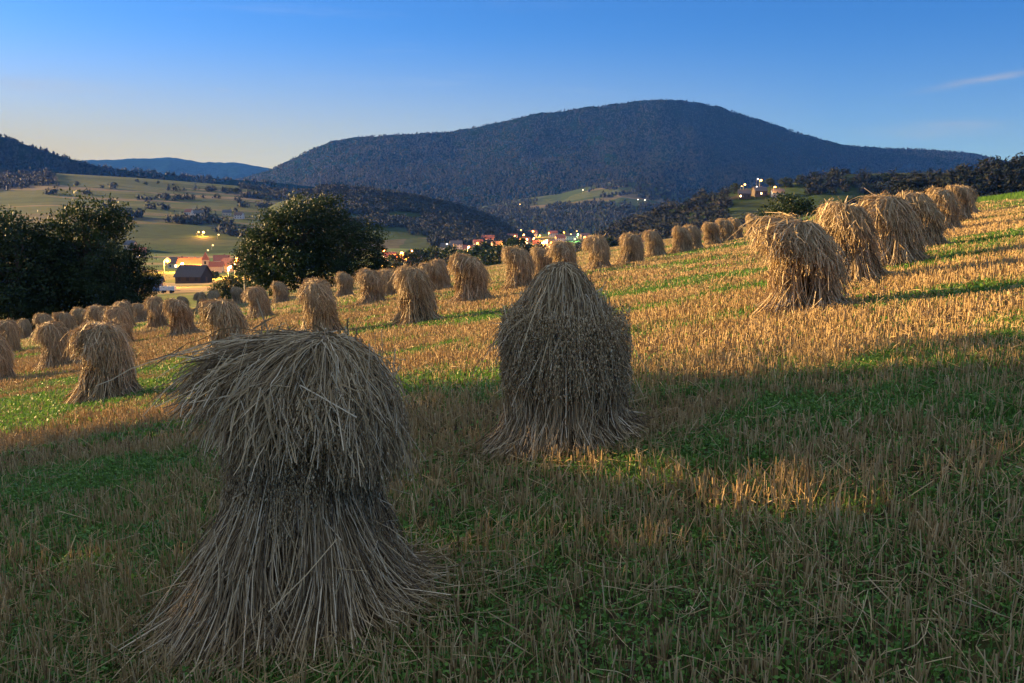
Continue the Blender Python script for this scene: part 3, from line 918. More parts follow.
def stubble():
    r = np.random.default_rng(70)
    mb = MB()
    for (y0, y1, dens, tuft, w, round_) in ((1.4, 6, 470, 6, 0.0027, True), (6, 12, 470, 5, 0.0031, True), (12, 25, 420, 3, 0.0037, True), (25, 50, 200, 2, 0.0062, True), (50, 104, 60, 1, 0.016, False)):
        n = int(area(y0, y1) * dens / tuft)
        x, y = wedge(n, y0, y1, seed=int(y0 * 10))
        g = greenness(x, y)
        keep = in_field(x, y) & (r.uniform(0, 1, n) < np.clip(1.25 - 1.4 * sstep(0.46, 0.62, g), 0.10, 1)) & (r.uniform(0, 1, n) < 0.35 + 1.1 * fbm(x * 1.1, y * 1.1, 73, 2))
        x, y = x[keep], y[keep]
        hgt = (0.065 if y0 > 10 else 0.085) + 0.095 * fbm(x * 0.5, y * 0.5, 71, 2)
        x = np.repeat(x, tuft); y = np.repeat(y, tuft); hgt = np.repeat(hgt, tuft)
        n = len(x)
        x = x + r.normal(0, 0.026, n); y = y + r.normal(0, 0.026, n)
        hgt = hgt * r.uniform(0.5, 1.3, n)
        z = field_z(x, y)
        lean = r.normal(0, 0.14, (n, 2)) * hgt[:, None] + np.where(r.uniform(0, 1, (n, 1)) < 0.08, r.normal(0, 0.9, (n, 2)) * hgt[:, None], 0)
        P = np.stack([np.stack([x, y, z - 0.02], -1), np.stack([x + lean[:, 0], y + lean[:, 1], z + hgt], -1)], 1)
        tint = np.clip(r.beta(2, 2, n), 0, 1)
        if round_:
            V, Q, idx = tubes(P, np.full((n, 2), w) * r.uniform(.7, 1.4, (n, 1)), 3)
        else:
            a = r.uniform(-1.35, 0.5, n)
            V, Q, idx = ribbons(P, np.full((n, 2), w * 0.75) * r.uniform(.6, 1.4, (n, 1)), np.stack([np.cos(a), np.sin(a), 0 * a], -1))
        mb.add(V, Q, tint[idx])
    o = mb.build('stubble', STUBBLE)
    tag(o, 'cut straw stubble standing all over the sloping field', None, None, 'stuff')
    # lying straws
    mb = MB()
    for y0, y1, dens, w in ((1.4, 7, 190, 0.0019), (7, 16, 60, 0.0028), (16, 40, 9, 0.006)):
        n = int(area(y0, y1) * dens)
        x, y = wedge(n, y0, y1, seed=900 + int(y0))
        k = in_field(x, y) & (fbm(x * 0.7, y * 0.7, 75, 2) > r.uniform(0.25, 0.65, n)); x, y = x[k], y[k]; n = len(x)
        a = r.uniform(0, 2 * PI, n); L = 0.05 + 0.27 * r.uniform(0, 1, n) ** 2
        t = np.linspace(-0.5, 0.5, 4)[None]
        X = x[:, None] + np.cos(a)[:, None] * L[:, None] * t + (r.normal(0, .03, n)[:, None] * t * t)
        Y = y[:, None] + np.sin(a)[:, None] * L[:, None] * t + (r.normal(0, .2, n)[:, None] * t * t)
        Z = field_z(X, Y) + r.uniform(0.01, 0.10, n)[:, None] + r.normal(0, .10, n)[:, None] * t
        P = np.stack([X, Y, Z], -1)
        V, Q, idx = tubes(P, np.full((n, 4), w) * r.uniform(.6, 1.3, (n, 1)), 3)
        mb.add(V, Q, np.clip(r.beta(2.6, 1.6, n), 0, 1)[idx])
    # straw dropped round the feet of the two near stooks
    for (cx_, cy_), n in ((STK[0], 900), (STK[1], 700)):
        a0 = r.uniform(0, 2 * PI, n); d0 = 0.55 + 0.75 * r.uniform(0, 1, n) ** 1.6
        x = cx_ + d0 * np.cos(a0); y = cy_ + d0 * np.sin(a0); a = a0 + r.normal(0, .7, n); L = r.uniform(0.08, 0.45, n)
        t = np.linspace(-0.5, 0.5, 4)[None]
        X = x[:, None] + np.cos(a)[:, None] * L[:, None] * t; Y = y[:, None] + np.sin(a)[:, None] * L[:, None] * t
        Z = field_z(X, Y) + r.uniform(0.01, 0.09, n)[:, None] + r.normal(0, .07, n)[:, None] * t
        V, Q, idx = tubes(np.stack([X, Y, Z], -1), np.full((n, 4), 0.0026) * r.uniform(.6, 1.3, (n, 1)), 3)
        mb.add(V, Q, np.clip(r.beta(1.4, 1.4, n), 0, 1)[idx])
    tag(mb.build('loose_straw', STUBBLE), 'loose broken straws lying among the stubble', None, None, 'stuff')


def undergrowth():
    r = np.random.default_rng(80)
    mb = MB()
    for (y0, y1, dens, w, hs) in ((1.4, 6, 2200, 0.0022, 0.8), (6, 13, 1000, 0.0036, 0.9), (13, 30, 200, 0.008, 1.0), (30, 100, 26, 0.02, 1.1)):
        n = int(area(y0, y1) * dens)
        x, y = wedge(n, y0, y1, seed=300 + int(y0))
        g = greenness(x, y)
        keep = in_field(x, y) & (r.uniform(0, 1, n) < np.clip(sstep(0.40, 0.57, g) + 0.48 * shade(x, y), 0.06, 1))
        x, y, g = x[keep], y[keep], g[keep]; n = len(x)
        z = field_z(x, y)
        h = r.uniform(0.04, 0.13, n) * hs
        a = r.uniform(0, 2 * PI, n); bend = r.uniform(0.2, 1.2, n) * h
        p0 = np.stack([x, y, z - .01], -1); p1 = np.stack([x + .3 * bend * np.cos(a), y + .3 * bend * np.sin(a), z + .65 * h], -1)
        p2 = np.stack([x + bend * np.cos(a), y + bend * np.sin(a), z + h * 0.95], -1)
        P = np.stack([p0, p1, p2], 1)
        W = np.array([1.0, 0.8, 0.12])[None] * w * r.uniform(.7, 1.6, (n, 1))
        V, Q, idx = ribbons(P, W, np.stack([-np.sin(a), np.cos(a), 0 * a], -1))
        mb.add(V, Q, np.clip(r.beta(2, 2, n), 0, 1)[idx])
    # clover leaves low between the stalks
    for (y0, y1, dens, sz) in ((1.4, 6, 3200, 0.012), (6, 13, 1100, 0.016), (13, 30, 120, 0.03)):
        n = int(area(y0, y1) * dens)
        x, y = wedge(n, y0, y1, seed=500 + int(y0))
        g = greenness(x, y)
        keep = in_field(x, y) & (r.uniform(0, 1, n) < np.clip(sstep(0.41, 0.58, g) + 0.42 * shade(x, y), 0.03, 1))
        x, y = x[keep], y[keep]; n = len(x)
        c = np.stack([x, y, field_z(x, y) + r.uniform(0.01, 0.08, n)], -1)
        d1 = r.normal(size=(n, 3)); d1[:, 2] *= 0.4; d1 /= np.linalg.norm(d1, axis=1, keepdims=True)
        d2 = r.normal(size=(n, 3)); d2[:, 2] *= 0.4; d2 -= (d2 * d1).sum(1, keepdims=True) * d1; d2 /= np.linalg.norm(d2, axis=1, keepdims=True)
        s_ = sz * r.uniform(.6, 1.4, (n, 1))
        V = np.stack([c - d1 * s_, c + d2 * s_ * .8, c + d1 * s_, c - d2 * s_ * .8], 1).reshape(-1, 3)
        mb.add(V, np.arange(4 * n).reshape(-1, 4), np.repeat(np.clip(r.beta(2, 2, n), 0, 1), 4))
    tag(mb.build('green_undergrowth', GREEN), 'green clover and grass growing up through the stubble', None, None, 'stuff')
    # meadow strip on the hill crest beyond the stubble
    n = 60000
    y = np.sqrt(r.uniform(40 ** 2, 110 ** 2, n)); s = r.uniform(0.25, 0.75, n); x = s * y
    k = ~in_field(x, y) & (x + 0.257 * y < 62); x, y = x[k], y[k]; n = len(x)
    z = base(x, y); a = r.uniform(-1, 1, n); h = r.uniform(.1, .3, n)
    P = np.stack([np.stack([x, y, z], -1), np.stack([x + r.normal(0, .05, n), y + r.normal(0, .05, n), z + h], -1)], 1)
    V, Q, idx = ribbons(P, np.array([[1.0, 0.3]]) * 0.018 * r.uniform(.6, 1.5, (n, 1)), np.stack([np.cos(a), np.sin(a), 0 * a], -1))
    tag(MB().add(V, Q, np.clip(r.beta(2, 2, n) * .6 + .4, 0, 1)[idx]).build('meadow_grass', GREEN), 'strip of bright green grass along the upper edge of the field', None, None, 'stuff')


stubble()
undergrowth()


# ------------------------------------------------------------------ trees
def crown_leaves(lobes, nclump, per, leaf, r, gap=None, clump_r=0.8):
    """leaf faces gathered in clumps inside a union of ellipsoids (cx,cy,cz,rx,ry,rz)"""
    L = np.array(lobes, float)
    vol = L[:, 3] * L[:, 4] * L[:, 5]
    w = r.choice(len(L), nclump, p=vol / vol.sum())
    d = r.normal(size=(nclump, 3)); d /= np.linalg.norm(d, axis=1, keepdims=True)
    rad = r.uniform(0.25, 1.0, nclump) ** 0.45
    rad *= r.uniform(0.85, 1.08, nclump)
    c = L[w, :3] + d * rad[:, None] * L[w, 3:]
    ct = r.uniform(0, 0.6, nclump)
    cr = clump_r * r.uniform(0.5, 1.25, nclump)
    P = np.repeat(c, per, 0) + r.normal(size=(nclump * per, 3)) * np.repeat(cr, per)[:, None] * np.array([0.55, 0.55, 0.4])
    T = np.repeat(ct, per) + r.uniform(0, 0.4, nclump * per)
    if gap is not None:
        k = gap(P); P, T = P[k], T[k]
    n = len(P)
    d1 = r.normal(size=(n, 3)); d1 /= np.linalg.norm(d1, axis=1, keepdims=True)
    d2 = r.normal(size=(n, 3)); d2 -= (d2 * d1).sum(1, keepdims=True) * d1; d2 /= np.linalg.norm(d2, axis=1, keepdims=True)
    s_ = leaf * r.uniform(.6, 1.4, (n, 1))
    V = np.stack([P - d1 * s_, P + d2 * s_ * .55, P + d1 * s_, P - d2 * s_ * .55], 1).reshape(-1, 3)
    return V, np.arange(4 * n).reshape(-1, 4), np.repeat(np.clip(T, 0, 1), 4), c


def make_tree(name, H, lobes, nclump, per, leaf, seed, trunk_r=0.22, gap=None, clump_r=0.8, fir=False):
    r = np.random.default_rng(seed)
    root = empty(name, (0, 0, 0))
    V, Q, T, c = crown_leaves(lobes, nclump, per, leaf, r, gap, clump_r)
    mb = MB()
    top = H * 0.82
    tz = np.linspace(-0.4, top, 9)
    tr = np.stack([np.cumsum(r.normal(0, .06, 9)), np.cumsum(r.normal(0, .06, 9)), tz], -1); tr[:2, :2] = 0
    mb.tube(tr, trunk_r * np.array([1.5, 1.1, 1.0, .9, .8, .65, .5, .35, .15]), 10)
    for q in r.choice(len(c), min(len(c), 34), replace=False):
        z0 = np.clip(c[q, 2] * r.uniform(0.45, 0.75), 0.12 * H, top)
        p0 = np.array([np.interp(z0, tz, tr[:, 0]), np.interp(z0, tz, tr[:, 1]), z0]); p3 = c[q]
        m1 = p0 * .6 + p3 * .4 + np.array([0, 0, .1 * np.linalg.norm(p3 - p0)]) * (-1 if fir else 1); m2 = p0 * .25 + p3 * .75 + r.normal(0, .15, 3)
        mb.tube([p0, m1, m2, p3], trunk_r * np.array([.38, .27, .17, .06]), 5)
    mb.build('trunk', BARK, root, True)
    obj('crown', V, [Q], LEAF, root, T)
    return root


def put(o, x, y, sc=1.0, rz=0.0):
    o.location = (x, y, ground_at(x, y)); o.rotation_euler = (0, 0, rz); o.scale = (sc,) * 3 if isinstance(sc, (int, float)) else sc
    return o


def tree_top(o, u, vtop, y, H, wid=1.0):
    """stand a tree of mesh height H at depth y so that its tip reaches this height"""
    s, t = ray(u, vtop)
    x = float(s * y); z = ground_at(x, y)
    k = (CAM_Z + float(t) * y - z) / H
    o.location = (x, y, z); o.scale = (k * wid, k * wid, k)
    return o


def broad(seed, spread=1.0, n=11, H=11.0):
    r = np.random.default_rng(seed)
    lob = [(0, 0, H * .55, H * .30 * spread, H * .30 * spread, H * .38)]
    for q in range(n):
        a = q * 2.4 + r.uniform(-.5, .5); z = H * (0.14 + 0.62 * ((q * 0.618) % 1.0)) + r.uniform(-.3, .3)
        rr = H * .25 * spread * (1.15 - 0.6 * abs(z / H - .45))
        lob.append((rr * math.cos(a), rr * math.sin(a), z, H * r.uniform(.13, .2), H * r.uniform(.13, .2), H * r.uniform(.12, .19)))
    return lob


GT = 'trees beyond the stubble field'
spec = [
    # u, top, depth, width factor, seed, spread, label
    (8, 205, 84, 1.0, 1, 1.15, 'black leafy tree at the left edge, part of the dark clump'),
    (46, 224, 90, 1.0, 2, 1.25, 'low broad dark tree filling the gap of the left clump'),
    (80, 185, 88, 0.85, 3, 1.0, 'tall round topped tree, highest of the dark clump on the left'),
    (110, 234, 84, 0.95, 4, 1.1, 'dark tree on the right shoulder of the left clump'),
    (134, 263, 86, 1.2, 5, 1.0, 'small dark bushy tree at the right end of the left clump'),
    (-40, 190, 86, 1.0, 6, 1.1, 'dark tree just past the left edge behind the clump'),
    (300, 185, 108, 1.05, 7, 1.05, 'big dark leafy tree in the middle distance, tallest of its group'),
    (268, 205, 110, 1.0, 8, 0.95, 'paler leafy tree on the left flank of the big dark tree'),
    (346, 212, 108, 1.15, 9, 1.2, 'dark spreading tree on the right flank of the big one'),
]
for (u, vt, y, wf, sd, sp, lab) in spec:
    t_ = make_tree('leafy_tree', 11.0, broad(sd, sp), 560, 44, 0.125, 500 + sd, 0.24)
    tree_top(t_, u, vt, y, 11.0, wf); tag(t_, lab, 'tree', GT)
fl = [(0, 0, z, 2.6 * (1 - z / 11.5), 2.6 * (1 - z / 11.5), 0.8) for z in np.linspace(0.8, 10.6, 12)]
fir = make_tree('fir_tree', 11.0, fl, 300, 26, 0.15, 530, 0.2, None, 0.6, True)
tree_top(fir, 377, 229, 106, 11.0, 1.45); tag(fir, 'dark fir at the right end of the middle tree group', 'tree', GT)
t_ = make_tree('round_bush', 6.0, [(0, 0, 2.9, 2.6, 2.6, 2.7), (1.2, .3, 2.2, 1.8, 1.8, 1.9), (-1.2, -.2, 2.2, 1.8, 1.8, 1.9)], 200, 30, 0.13, 540, 0.12, None, 0.6)
tree_top(t_, 226, 270, 135, 6.0, 1.0); tag(t_, 'round green bush left of the middle tree group', 'bush', GT)
t_ = make_tree('leafy_tree', 8.0, broad(41, 1.35, 7, 8.0), 300, 34, 0.13, 541, 0.16, None, 0.6)
tree_top(t_, 790, 187, 135, 8.0, 1.0); tag(t_, 'round green tree rising behind the right row of stooks', 'tree', GT)
t_ = make_tree('leafy_tree', 8.0, broad(42, 1.0, 7, 8.0), 200, 26, 0.14, 542, 0.16, None, 0.6)
tree_top(t_, 243, 262, 210, 8.0, 1.0); tag(t_, 'small tree lit orange by the street lamp beside it', 'tree', GT)

# trees beyond the left edge of the view: they shade the front of the field
PATCHES = [(hit(600, 470), 0.34, 0.17), (hit(640, 482), 0.22, 0.10), (hit(765, 508), 0.36, 0.19)]


def edge_tree(x, y, H, sd, lob, lab, ncl=560):
    z = ground_at(x, y)
    up = np.array([0, 0, 1.0]) - SUN_DIR * SUN_DIR[2]; up /= np.linalg.norm(up); side = np.cross(up, SUN_DIR)
    def gap(P):
        keep = np.ones(len(P), bool)
        for pt, ra, rb in PATCHES:                               # openings between the branches
            w_ = P + np.array([x, y, z]) - np.array(pt)
            keep &= ((w_ @ side / ra) ** 2 + ((w_ @ up - 0.1) / rb) ** 2) > 1
        return keep
    t = make_tree('field_edge_tree', H, lob, ncl, 40, 0.17, sd, 0.28, gap)
    t.location = (x, y, z)
    tag(t, lab, 'tree', 'tall trees along the left edge of the field')
    return t


edge_tree(-23.5, 18.6, 15.5, 601, broad(51, 1.0, 11, 15.5), 'leafy tree shading the front of the field, outermost on the slope')
edge_tree(-25.0, 12.6, 16.0, 602, broad(52, 1.15, 12, 16.0), 'leafy tree shading the front of the field, middle of three')
edge_tree(-24.5, 5.4, 14.5, 603, broad(53, 1.05, 8, 14.5), 'leafy tree shading the front of the field, level with the viewer')

# individual trees down in the valley
vt1 = make_tree('valley_tree', 10.0, broad(61, 1.25, 6, 10.0), 90, 16, 0.42, 701, 0.22, None, 1.0)
vt2 = make_tree('valley_tree', 10.0, broad(62, 1.1, 6, 10.0), 90, 16, 0.42, 702, 0.22, None, 1.0)
vtt = [(vt1, tree_of(vt1)), (vt2, tree_of(vt2))]
vuse = [False, False]
VT = [
    (408, 249, 460, 'pale green tree between the fir and the village lights'), (420, 246, 480, 'mid green tree below the lit village house'), (436, 244, 500, 'green tree left of the white lit house'),
    (452, 243, 480, 'green tree right of the white lit house'), (465, 247, 430, 'low green tree above the thick bodied stook'), (482, 239, 500, 'blue green tree right of the village road'),
    (506, 240, 400, 'tree left of the dark pair above the middle row'), (518, 234, 410, 'dark tree, taller of the pair above the middle row'), (536, 240, 420, 'dark tree, lower of the pair above the middle row'),
    (600, 234, 520, 'lone tree right of the orange town lights'), (498, 243, 380, 'low tree at the edge of the town road'), (395, 252, 430, 'low tree hidden beside the fir'),
    (256, 274, 170, 'small tree under the left flank of the big tree'), (200, 267, 370, 'tree just behind the barn roof'), (213, 270, 350, 'small tree at the right end of the barn'),
    (113, 187, 1800, 'far hedge tree on the left slope, left of a group'), (137, 180, 1900, 'far tree on the upper strip fields'), (158, 181, 1900, 'far tree on the crest of the strip fields'),
    (146, 184, 1850, 'far bush between two trees on the strip fields'), (207, 188, 1800, 'far tree in the middle of the strip fields'), (230, 187, 1800, 'far tree right of centre on the strip fields'),
    (237, 187, 1800, 'far tree next to another on the strip fields'), (255, 189, 1750, 'far tree near the right end of the strip fields'), (268, 195, 1650, 'far tree above the big leafy tree'),
    (115, 186, 1800, 'far hedge tree on the left slope, right of a group'),
    (886, 172, 770, 'single tree on the tan crest field'), (853, 176, 770, 'dark tree at the left end of the tan crest field'), (735, 182, 790, 'dark tree beside the hamlet lamps'), (786, 176, 790, 'dark tree behind the hamlet, right of the lamps'),
    (770, 177, 800, 'dark tree among the hamlet lamps'), (800, 174, 800, 'broad dark tree right of the hamlet'), (815, 171, 800, 'tall dark tree right of the hamlet'),
    (830, 172, 795, 'dark tree between hamlet and tan field'),
]
for i, (u, vtp, y, lab) in enumerate(VT):
    k = i % 2
    o, tt = vtt[k]
    if vuse[k]: o = copy_tree(o, None, tt)
    vuse[k] = True
    s, t = ray(u, vtp); x = float(s * y); z = ground_at(x, y)
    h = max(CAM_Z + float(t) * y - z, 3.0 + y * 0.002)
    h = min(h, 22)
    o.location = (x, y, z); o.scale = (h / 10 * pr.uniform(1.1, 1.55),) * 2 + (h / 10,); o.rotation_euler = (0, 0, pr.uniform(0, 6))
    tag(o, lab, 'tree', 'trees down in the valley and on its slopes')

# ------------------------------------------------------------------ buildings
def make_house(name, x, y, w, d, h, rz, wall, roof, lit=(), label='', cat='house', roofh=None, door=True, z=None):
    z = ground_at(x, y) if z is None else z
    root = empty(name, (x, y, z), rz)
    rh = roofh or w * 0.42
    hw, hd = d / 2, w / 2                        # ridge runs along local x (length d), gable width w
    V = [(-hw, -hd, -2), (hw, -hd, -2), (hw, hd, -2), (-hw, hd, -2), (-hw, -hd, h), (hw, -hd, h), (hw, hd, h), (-hw, hd, h), (-hw, 0, h + rh - .06), (hw, 0, h + rh - .06)]
    mb = MB(); mb.add(V, [[(0, 1, 5, 4), (2, 3, 7, 6)], [(1, 2, 6, 9, 5), (3, 0, 4, 8, 7)]]); mb.build('wall', wall, root)
    o = 0.45; t = 0.16; e = hd + o; ez = h - o * rh / hd
    X = hw + o
    mb = MB()
    for sgn in (-1, 1):
        A = [(-X, sgn * e, ez), (X, sgn * e, ez), (X, 0, h + rh), (-X, 0, h + rh)]
        Bv = [(p[0], p[1], p[2] + t) for p in A]
        mb.add(A + Bv, [[(0, 3, 2, 1), (4, 5, 6, 7), (0, 1, 5, 4), (1, 2, 6, 5), (2, 3, 7, 6), (3, 0, 4, 7)]])
    rf = mb.build('roof', roof, root)
    if h > 2.5:
        MB().box((hw * .3, -.35 + hd * .2, h + rh * .5), (hw * .3 + .6, .35 + hd * .2, h + rh + .7)).build('chimney', ROOF_B, rf)
    nwin = max(2, int(d / 3)); q = 0
    for fl_ in range(1 if h < 4.2 else 2):
        for i in range(nwin):
            cx = -hw + (i + .5) * d / nwin; zc = 1.5 + fl_ * 2.6
            MB().box((cx - .5, -hd - .05, zc - .65), (cx + .5, -hd + .1, zc + .65)).build('window', LITWIN if q in lit else GLASS, root)
            q += 1
    if door: MB().box((hw - .02, -.5, 0), (hw + .06, .5, 2.05)).build('door', DOORW, root)
    return tag(root, label, cat, 'houses of the valley' if cat == 'house' else None)


def house_px(u, v, y, *a, **k):
    """a house whose foot is seen near this place, at depth y"""
    s, t = ray(u, v)
    return make_house('house', float(s * y), y, *a, **k)


bx, by, bz = hit(194, 283)
make_house('barn', bx, by, 7.0, 9, 2.4, R(-14), WALL_WOOD, ROOF_D, (), 'dark timber barn with a long grey roof under the orange glow', 'barn', 3.2)
sx, sy, sz = hit(155, 291)
make_house('shed', sx, sy, 3, 3.6, 2.4, R(10), WALL_B, ROOF_G, (), 'small blue shed beside the black trees', 'shed', 1.0)
HS = [
    (200, 1250, 8, 12, 5, 5, WALL_W, ROOF_G, (), 'white two storey house above the lit road'), (190, 1280, 8, 9, 4, -10, WALL_W, ROOF_R, (), 'pale house with a red roof left of the white one'),
    (228, 1300, 8, 11, 4, 12, WALL_C, ROOF_G, (), 'low cream house on the slope left of the big tree'), (240, 1250, 8, 10, 5, -6, WALL_W, ROOF_B, (), 'white house with a brown roof by the big tree'),
    (139, 800, 8, 10, 4.5, 20, WALL_W, ROOF_R, (1,), 'house with a red roof left of the brightest lamp'), (130, 900, 8, 9, 4, 0, WALL_C, ROOF_G, (), 'cream house behind the left tree clump'),
    (190, 520, 7, 12, 3.6, 3, WALL_C, ROOF_R, (0, 2), 'cream house lit orange behind the barn'), (178, 560, 7, 10, 3.4, -12, WALL_C, ROOF_B, (1,), 'brown roofed house left behind the barn'),
    (221, 600, 7, 9, 3.6, 15, WALL_W, ROOF_R, (0,), 'white house right of the small chapel'), (232, 480, 7, 10, 3.6, -20, WALL_C, ROOF_R, (1,), 'house lit orange by the lamp near the bush'),
    (400, 620, 7, 11, 4.4, 8, WALL_C, ROOF_R, (0, 3), 'cream house lit orange at the village road right of the fir'), (409, 660, 7, 12, 4.4, -8, WALL_W, ROOF_B, (1, 2), 'white house under the village lamp'),
    (390, 700, 7, 9, 4.4, 15, WALL_W, ROOF_R, (), 'red roofed house left in the middle village'), (416, 760, 7, 10, 5, 0, WALL_W, ROOF_G, (), 'white house at the back of the middle village'),
    (447, 900, 8, 11, 5, -12, WALL_W, ROOF_G, (2,), 'bright white house among the valley trees'), (456, 1000, 8, 12, 5, 10, WALL_W, ROOF_G, (), 'long white house under the wooded spur'),
    (470, 850, 8, 11, 5, -5, WALL_C, ROOF_R, (1,), 'cream house right of the valley trees'), (478, 1050, 8, 10, 5, 14, WALL_W, ROOF_R, (), 'white house with a red roof at the spur foot'),
    (488, 1100, 9, 13, 6, 0, WALL_W, ROOF_R, (0, 4), 'large white house at the left end of the town'), (497, 1000, 8, 11, 5, 20, WALL_C, ROOF_B, (), 'cream house at the left end of the town'),
    (512, 1250, 9, 13, 5, -8, WALL_W, ROOF_R, (1,), 'white house below the left town lamps'), (525, 1200, 9, 12, 5, 6, WALL_C, ROOF_R, (2,), 'cream house below the town lamps'),
    (540, 1000, 9, 14, 5.5, 0, WALL_C, ROOF_R, (0, 1, 3), 'cream house lit strongly orange in the town centre'), (549, 1050, 9, 12, 5.5, -15, WALL_W, ROOF_G, (2,), 'white house right of the orange one'),
    (560, 1300, 9, 12, 5, 10, WALL_W, ROOF_R, (), 'white house in the middle of the town'), (571, 1400, 9, 14, 6, 0, WALL_W, ROOF_B, (3,), 'large house near the green lamp'),
    (585, 1450, 9, 12, 5, 8, WALL_C, ROOF_R, (), 'cream house at the right end of the town'), (553, 1600, 9, 14, 6, -6, WALL_W, ROOF_R, (), 'far white house in the haze of the town'),
    (533, 1650, 9, 14, 6, 6, WALL_W, ROOF_R, (2,), 'far house under the upper town lamp'), (518, 1700, 9, 14, 6, 0, WALL_C, ROOF_B, (), 'far cream house under the upper left town lamp'),
    (648, 640, 7, 9, 3.5, 10, WALL_W, ROOF_R, (), 'house with a red roof in the forest of the hamlet hill'), (743, 770, 7, 9, 3.6, -8, WALL_WOOD, ROOF_G, (0,), 'dark timber house at the left end of the hamlet'),
    (758, 775, 7, 10, 3.6, 10, WALL_WOOD, ROOF_G, (1,), 'dark house under the brightest hamlet lamp'), (776, 765, 7, 9, 3.6, 0, WALL_B, ROOF_G, (), 'bluish house at the right end of the hamlet'),
]
for (u, y, w, d, h, rz, wl, rf, lit, lab) in HS:
    house_px(u, 0 * u + 240, float(y), w, d, h, R(rz), wl, rf, lit, lab)

# small chapel with a tower lit from below
cx, cy, cz = hit(206, 271)
s_, _ = ray(206, 271); cy = 470.0; cx = float(s_) * cy; cz = ground_at(cx, cy)
root = empty('chapel', (cx, cy, cz), R(8))
MB().box((-1.5, -1.5, -1), (1.5, 1.5, 6.2)).build('tower', WALL_C, root)
V = [(-1.75, -1.75, 6.2), (1.75, -1.75, 6.2), (1.75, 1.75, 6.2), (-1.75, 1.75, 6.2), (0, 0, 10.0)]
MB().add(V, [[(0, 3, 2, 1)], [(0, 1, 4), (1, 2, 4), (2, 3, 4), (3, 0, 4)]]).build('spire', ROOF_R, root)
MB().box((-.45, -1.56, 4.2), (.45, -1.4, 5.6)).build('window', GLASS, root)
mb = MB(); mb.add([(1.502, -2.5, -1), (8, -2.5, -1), (8, 2.5, -1), (1.502, 2.5, -1), (1.502, -2.5, 3.2), (8, -2.5, 3.2), (8, 2.5, 3.2), (1.502, 2.5, 3.2), (1.502, 0, 5.2), (8, 0, 5.2)], [[(0, 1, 5, 4), (2, 3, 7, 6)], [(1, 2, 6, 9, 5), (3, 0, 4, 8, 7)]]); mb.build('nave', WALL_C, root)
mb = MB()
for sg in (-1, 1):
    A = [(1.51, sg * 2.8, 2.96), (8.3, sg * 2.8, 2.96), (8.3, 0, 5.25), (1.51, 0, 5.25)]
    mb.add(A + [(p[0], p[1], p[2] + .15) for p in A], [[(0, 3, 2, 1), (4, 5, 6, 7), (0, 1, 5, 4), (1, 2, 6, 5), (2, 3, 7, 6), (3, 0, 4, 7)]])
mb.build('roof', ROOF_R, root)
tag(root, 'small chapel with a pointed tower lit orange beside the barn', 'chapel')

# white farm trailer on the meadow
tx, ty, tz = hit(168, 293)
root = empty('farm_trailer', (tx, ty, tz), R(6))
MB().box((-1.7, -.9, .65), (1.7, .9, 0.78)).box((-1.7, -.9, .78), (1.7, -.82, 1.6)).box((-1.7, .82, .78), (1.7, .9, 1.6)).box((-1.7, -.82, .78), (-1.62, .82, 1.6)).box((1.62, -.82, .78), (1.7, .82, 1.6)).build('body', TRAILER, root)
for px, py in ((-.9, -.95), (.9, -.95), (-.9, .95), (.9, .95)):
    MB().tube([(px, py - .1, .36), (px, py - .099, .36), (px, py + .099, .36), (px, py + .1, .36)], [.02, .36, .36, .02], 16).build('wheel', RUBBER, root)
MB().tube([(1.7, 0, .7), (2.9, 0, .55)], [.05, .05], 6).build('drawbar', METAL, root)
tag(root, 'small white farm trailer parked on the meadow below the brightest lamp', 'trailer')


# ------------------------------------------------------------------ lamps of the valley (all but the added ones are lit in the photograph)
def make_lamp(u, v, y, mat, power, label, rad=0.3, hp=7.5, light=True, colr=(1, .38, .06)):
    s, t = ray(u, v)
    x = float(s * y); zg = ground_at(x, y); zl = CAM_Z + float(t) * y
    hp = min(max(zl - zg, 4.0), 9.0)
    root = empty('street_lamp', (x, y, zg), 0.0)
    MB().tube([(-1.1, 0, -.5), (-1.1, 0, hp * .5), (-1.1, 0, hp), (-.8, 0, hp + .45), (0, 0, hp + .45)], [.11, .09, .07, .05, .05], 7).build('pole', METAL, root)
    a = np.linspace(0, 2 * PI, 13)[:-1]; p = np.linspace(-PI / 2, PI / 2, 8)
    A, Pp = np.meshgrid(a, p, indexing='ij')
    V = np.stack([rad * np.cos(Pp) * np.cos(A), rad * np.cos(Pp) * np.sin(A), hp + .1 + rad * .8 * np.sin(Pp)], -1).reshape(-1, 3)
    i = np.arange(12)[:, None] * 8 + np.arange(7)[None]; i2 = ((np.arange(12)[:, None] + 1) % 12) * 8 + np.arange(7)[None]
    obj('lamp_globe', V, [np.stack([i, i2, i2 + 1, i + 1], -1).reshape(-1, 4)], mat, root, None, True)
    MB().tube([(0, 0, hp + .1 + rad * .72), (0, 0, hp + .3 + rad * .8), (0, 0, hp + .42 + rad * .82)], [rad * .8, rad * .55, .05], 10).build('lamp_cap', METAL, root)
    if light:
        L = bpy.data.lights.new('lamp_light', 'POINT'); L.energy = power; L.color = colr; L.shadow_soft_size = rad
        lo = bpy.data.objects.new('lamp_light', L); col.objects.link(lo); lo.parent = root; lo.location = (0, -rad - .4, hp - .1)
    return tag(root, label, 'street lamp', 'lit lamps of the valley')


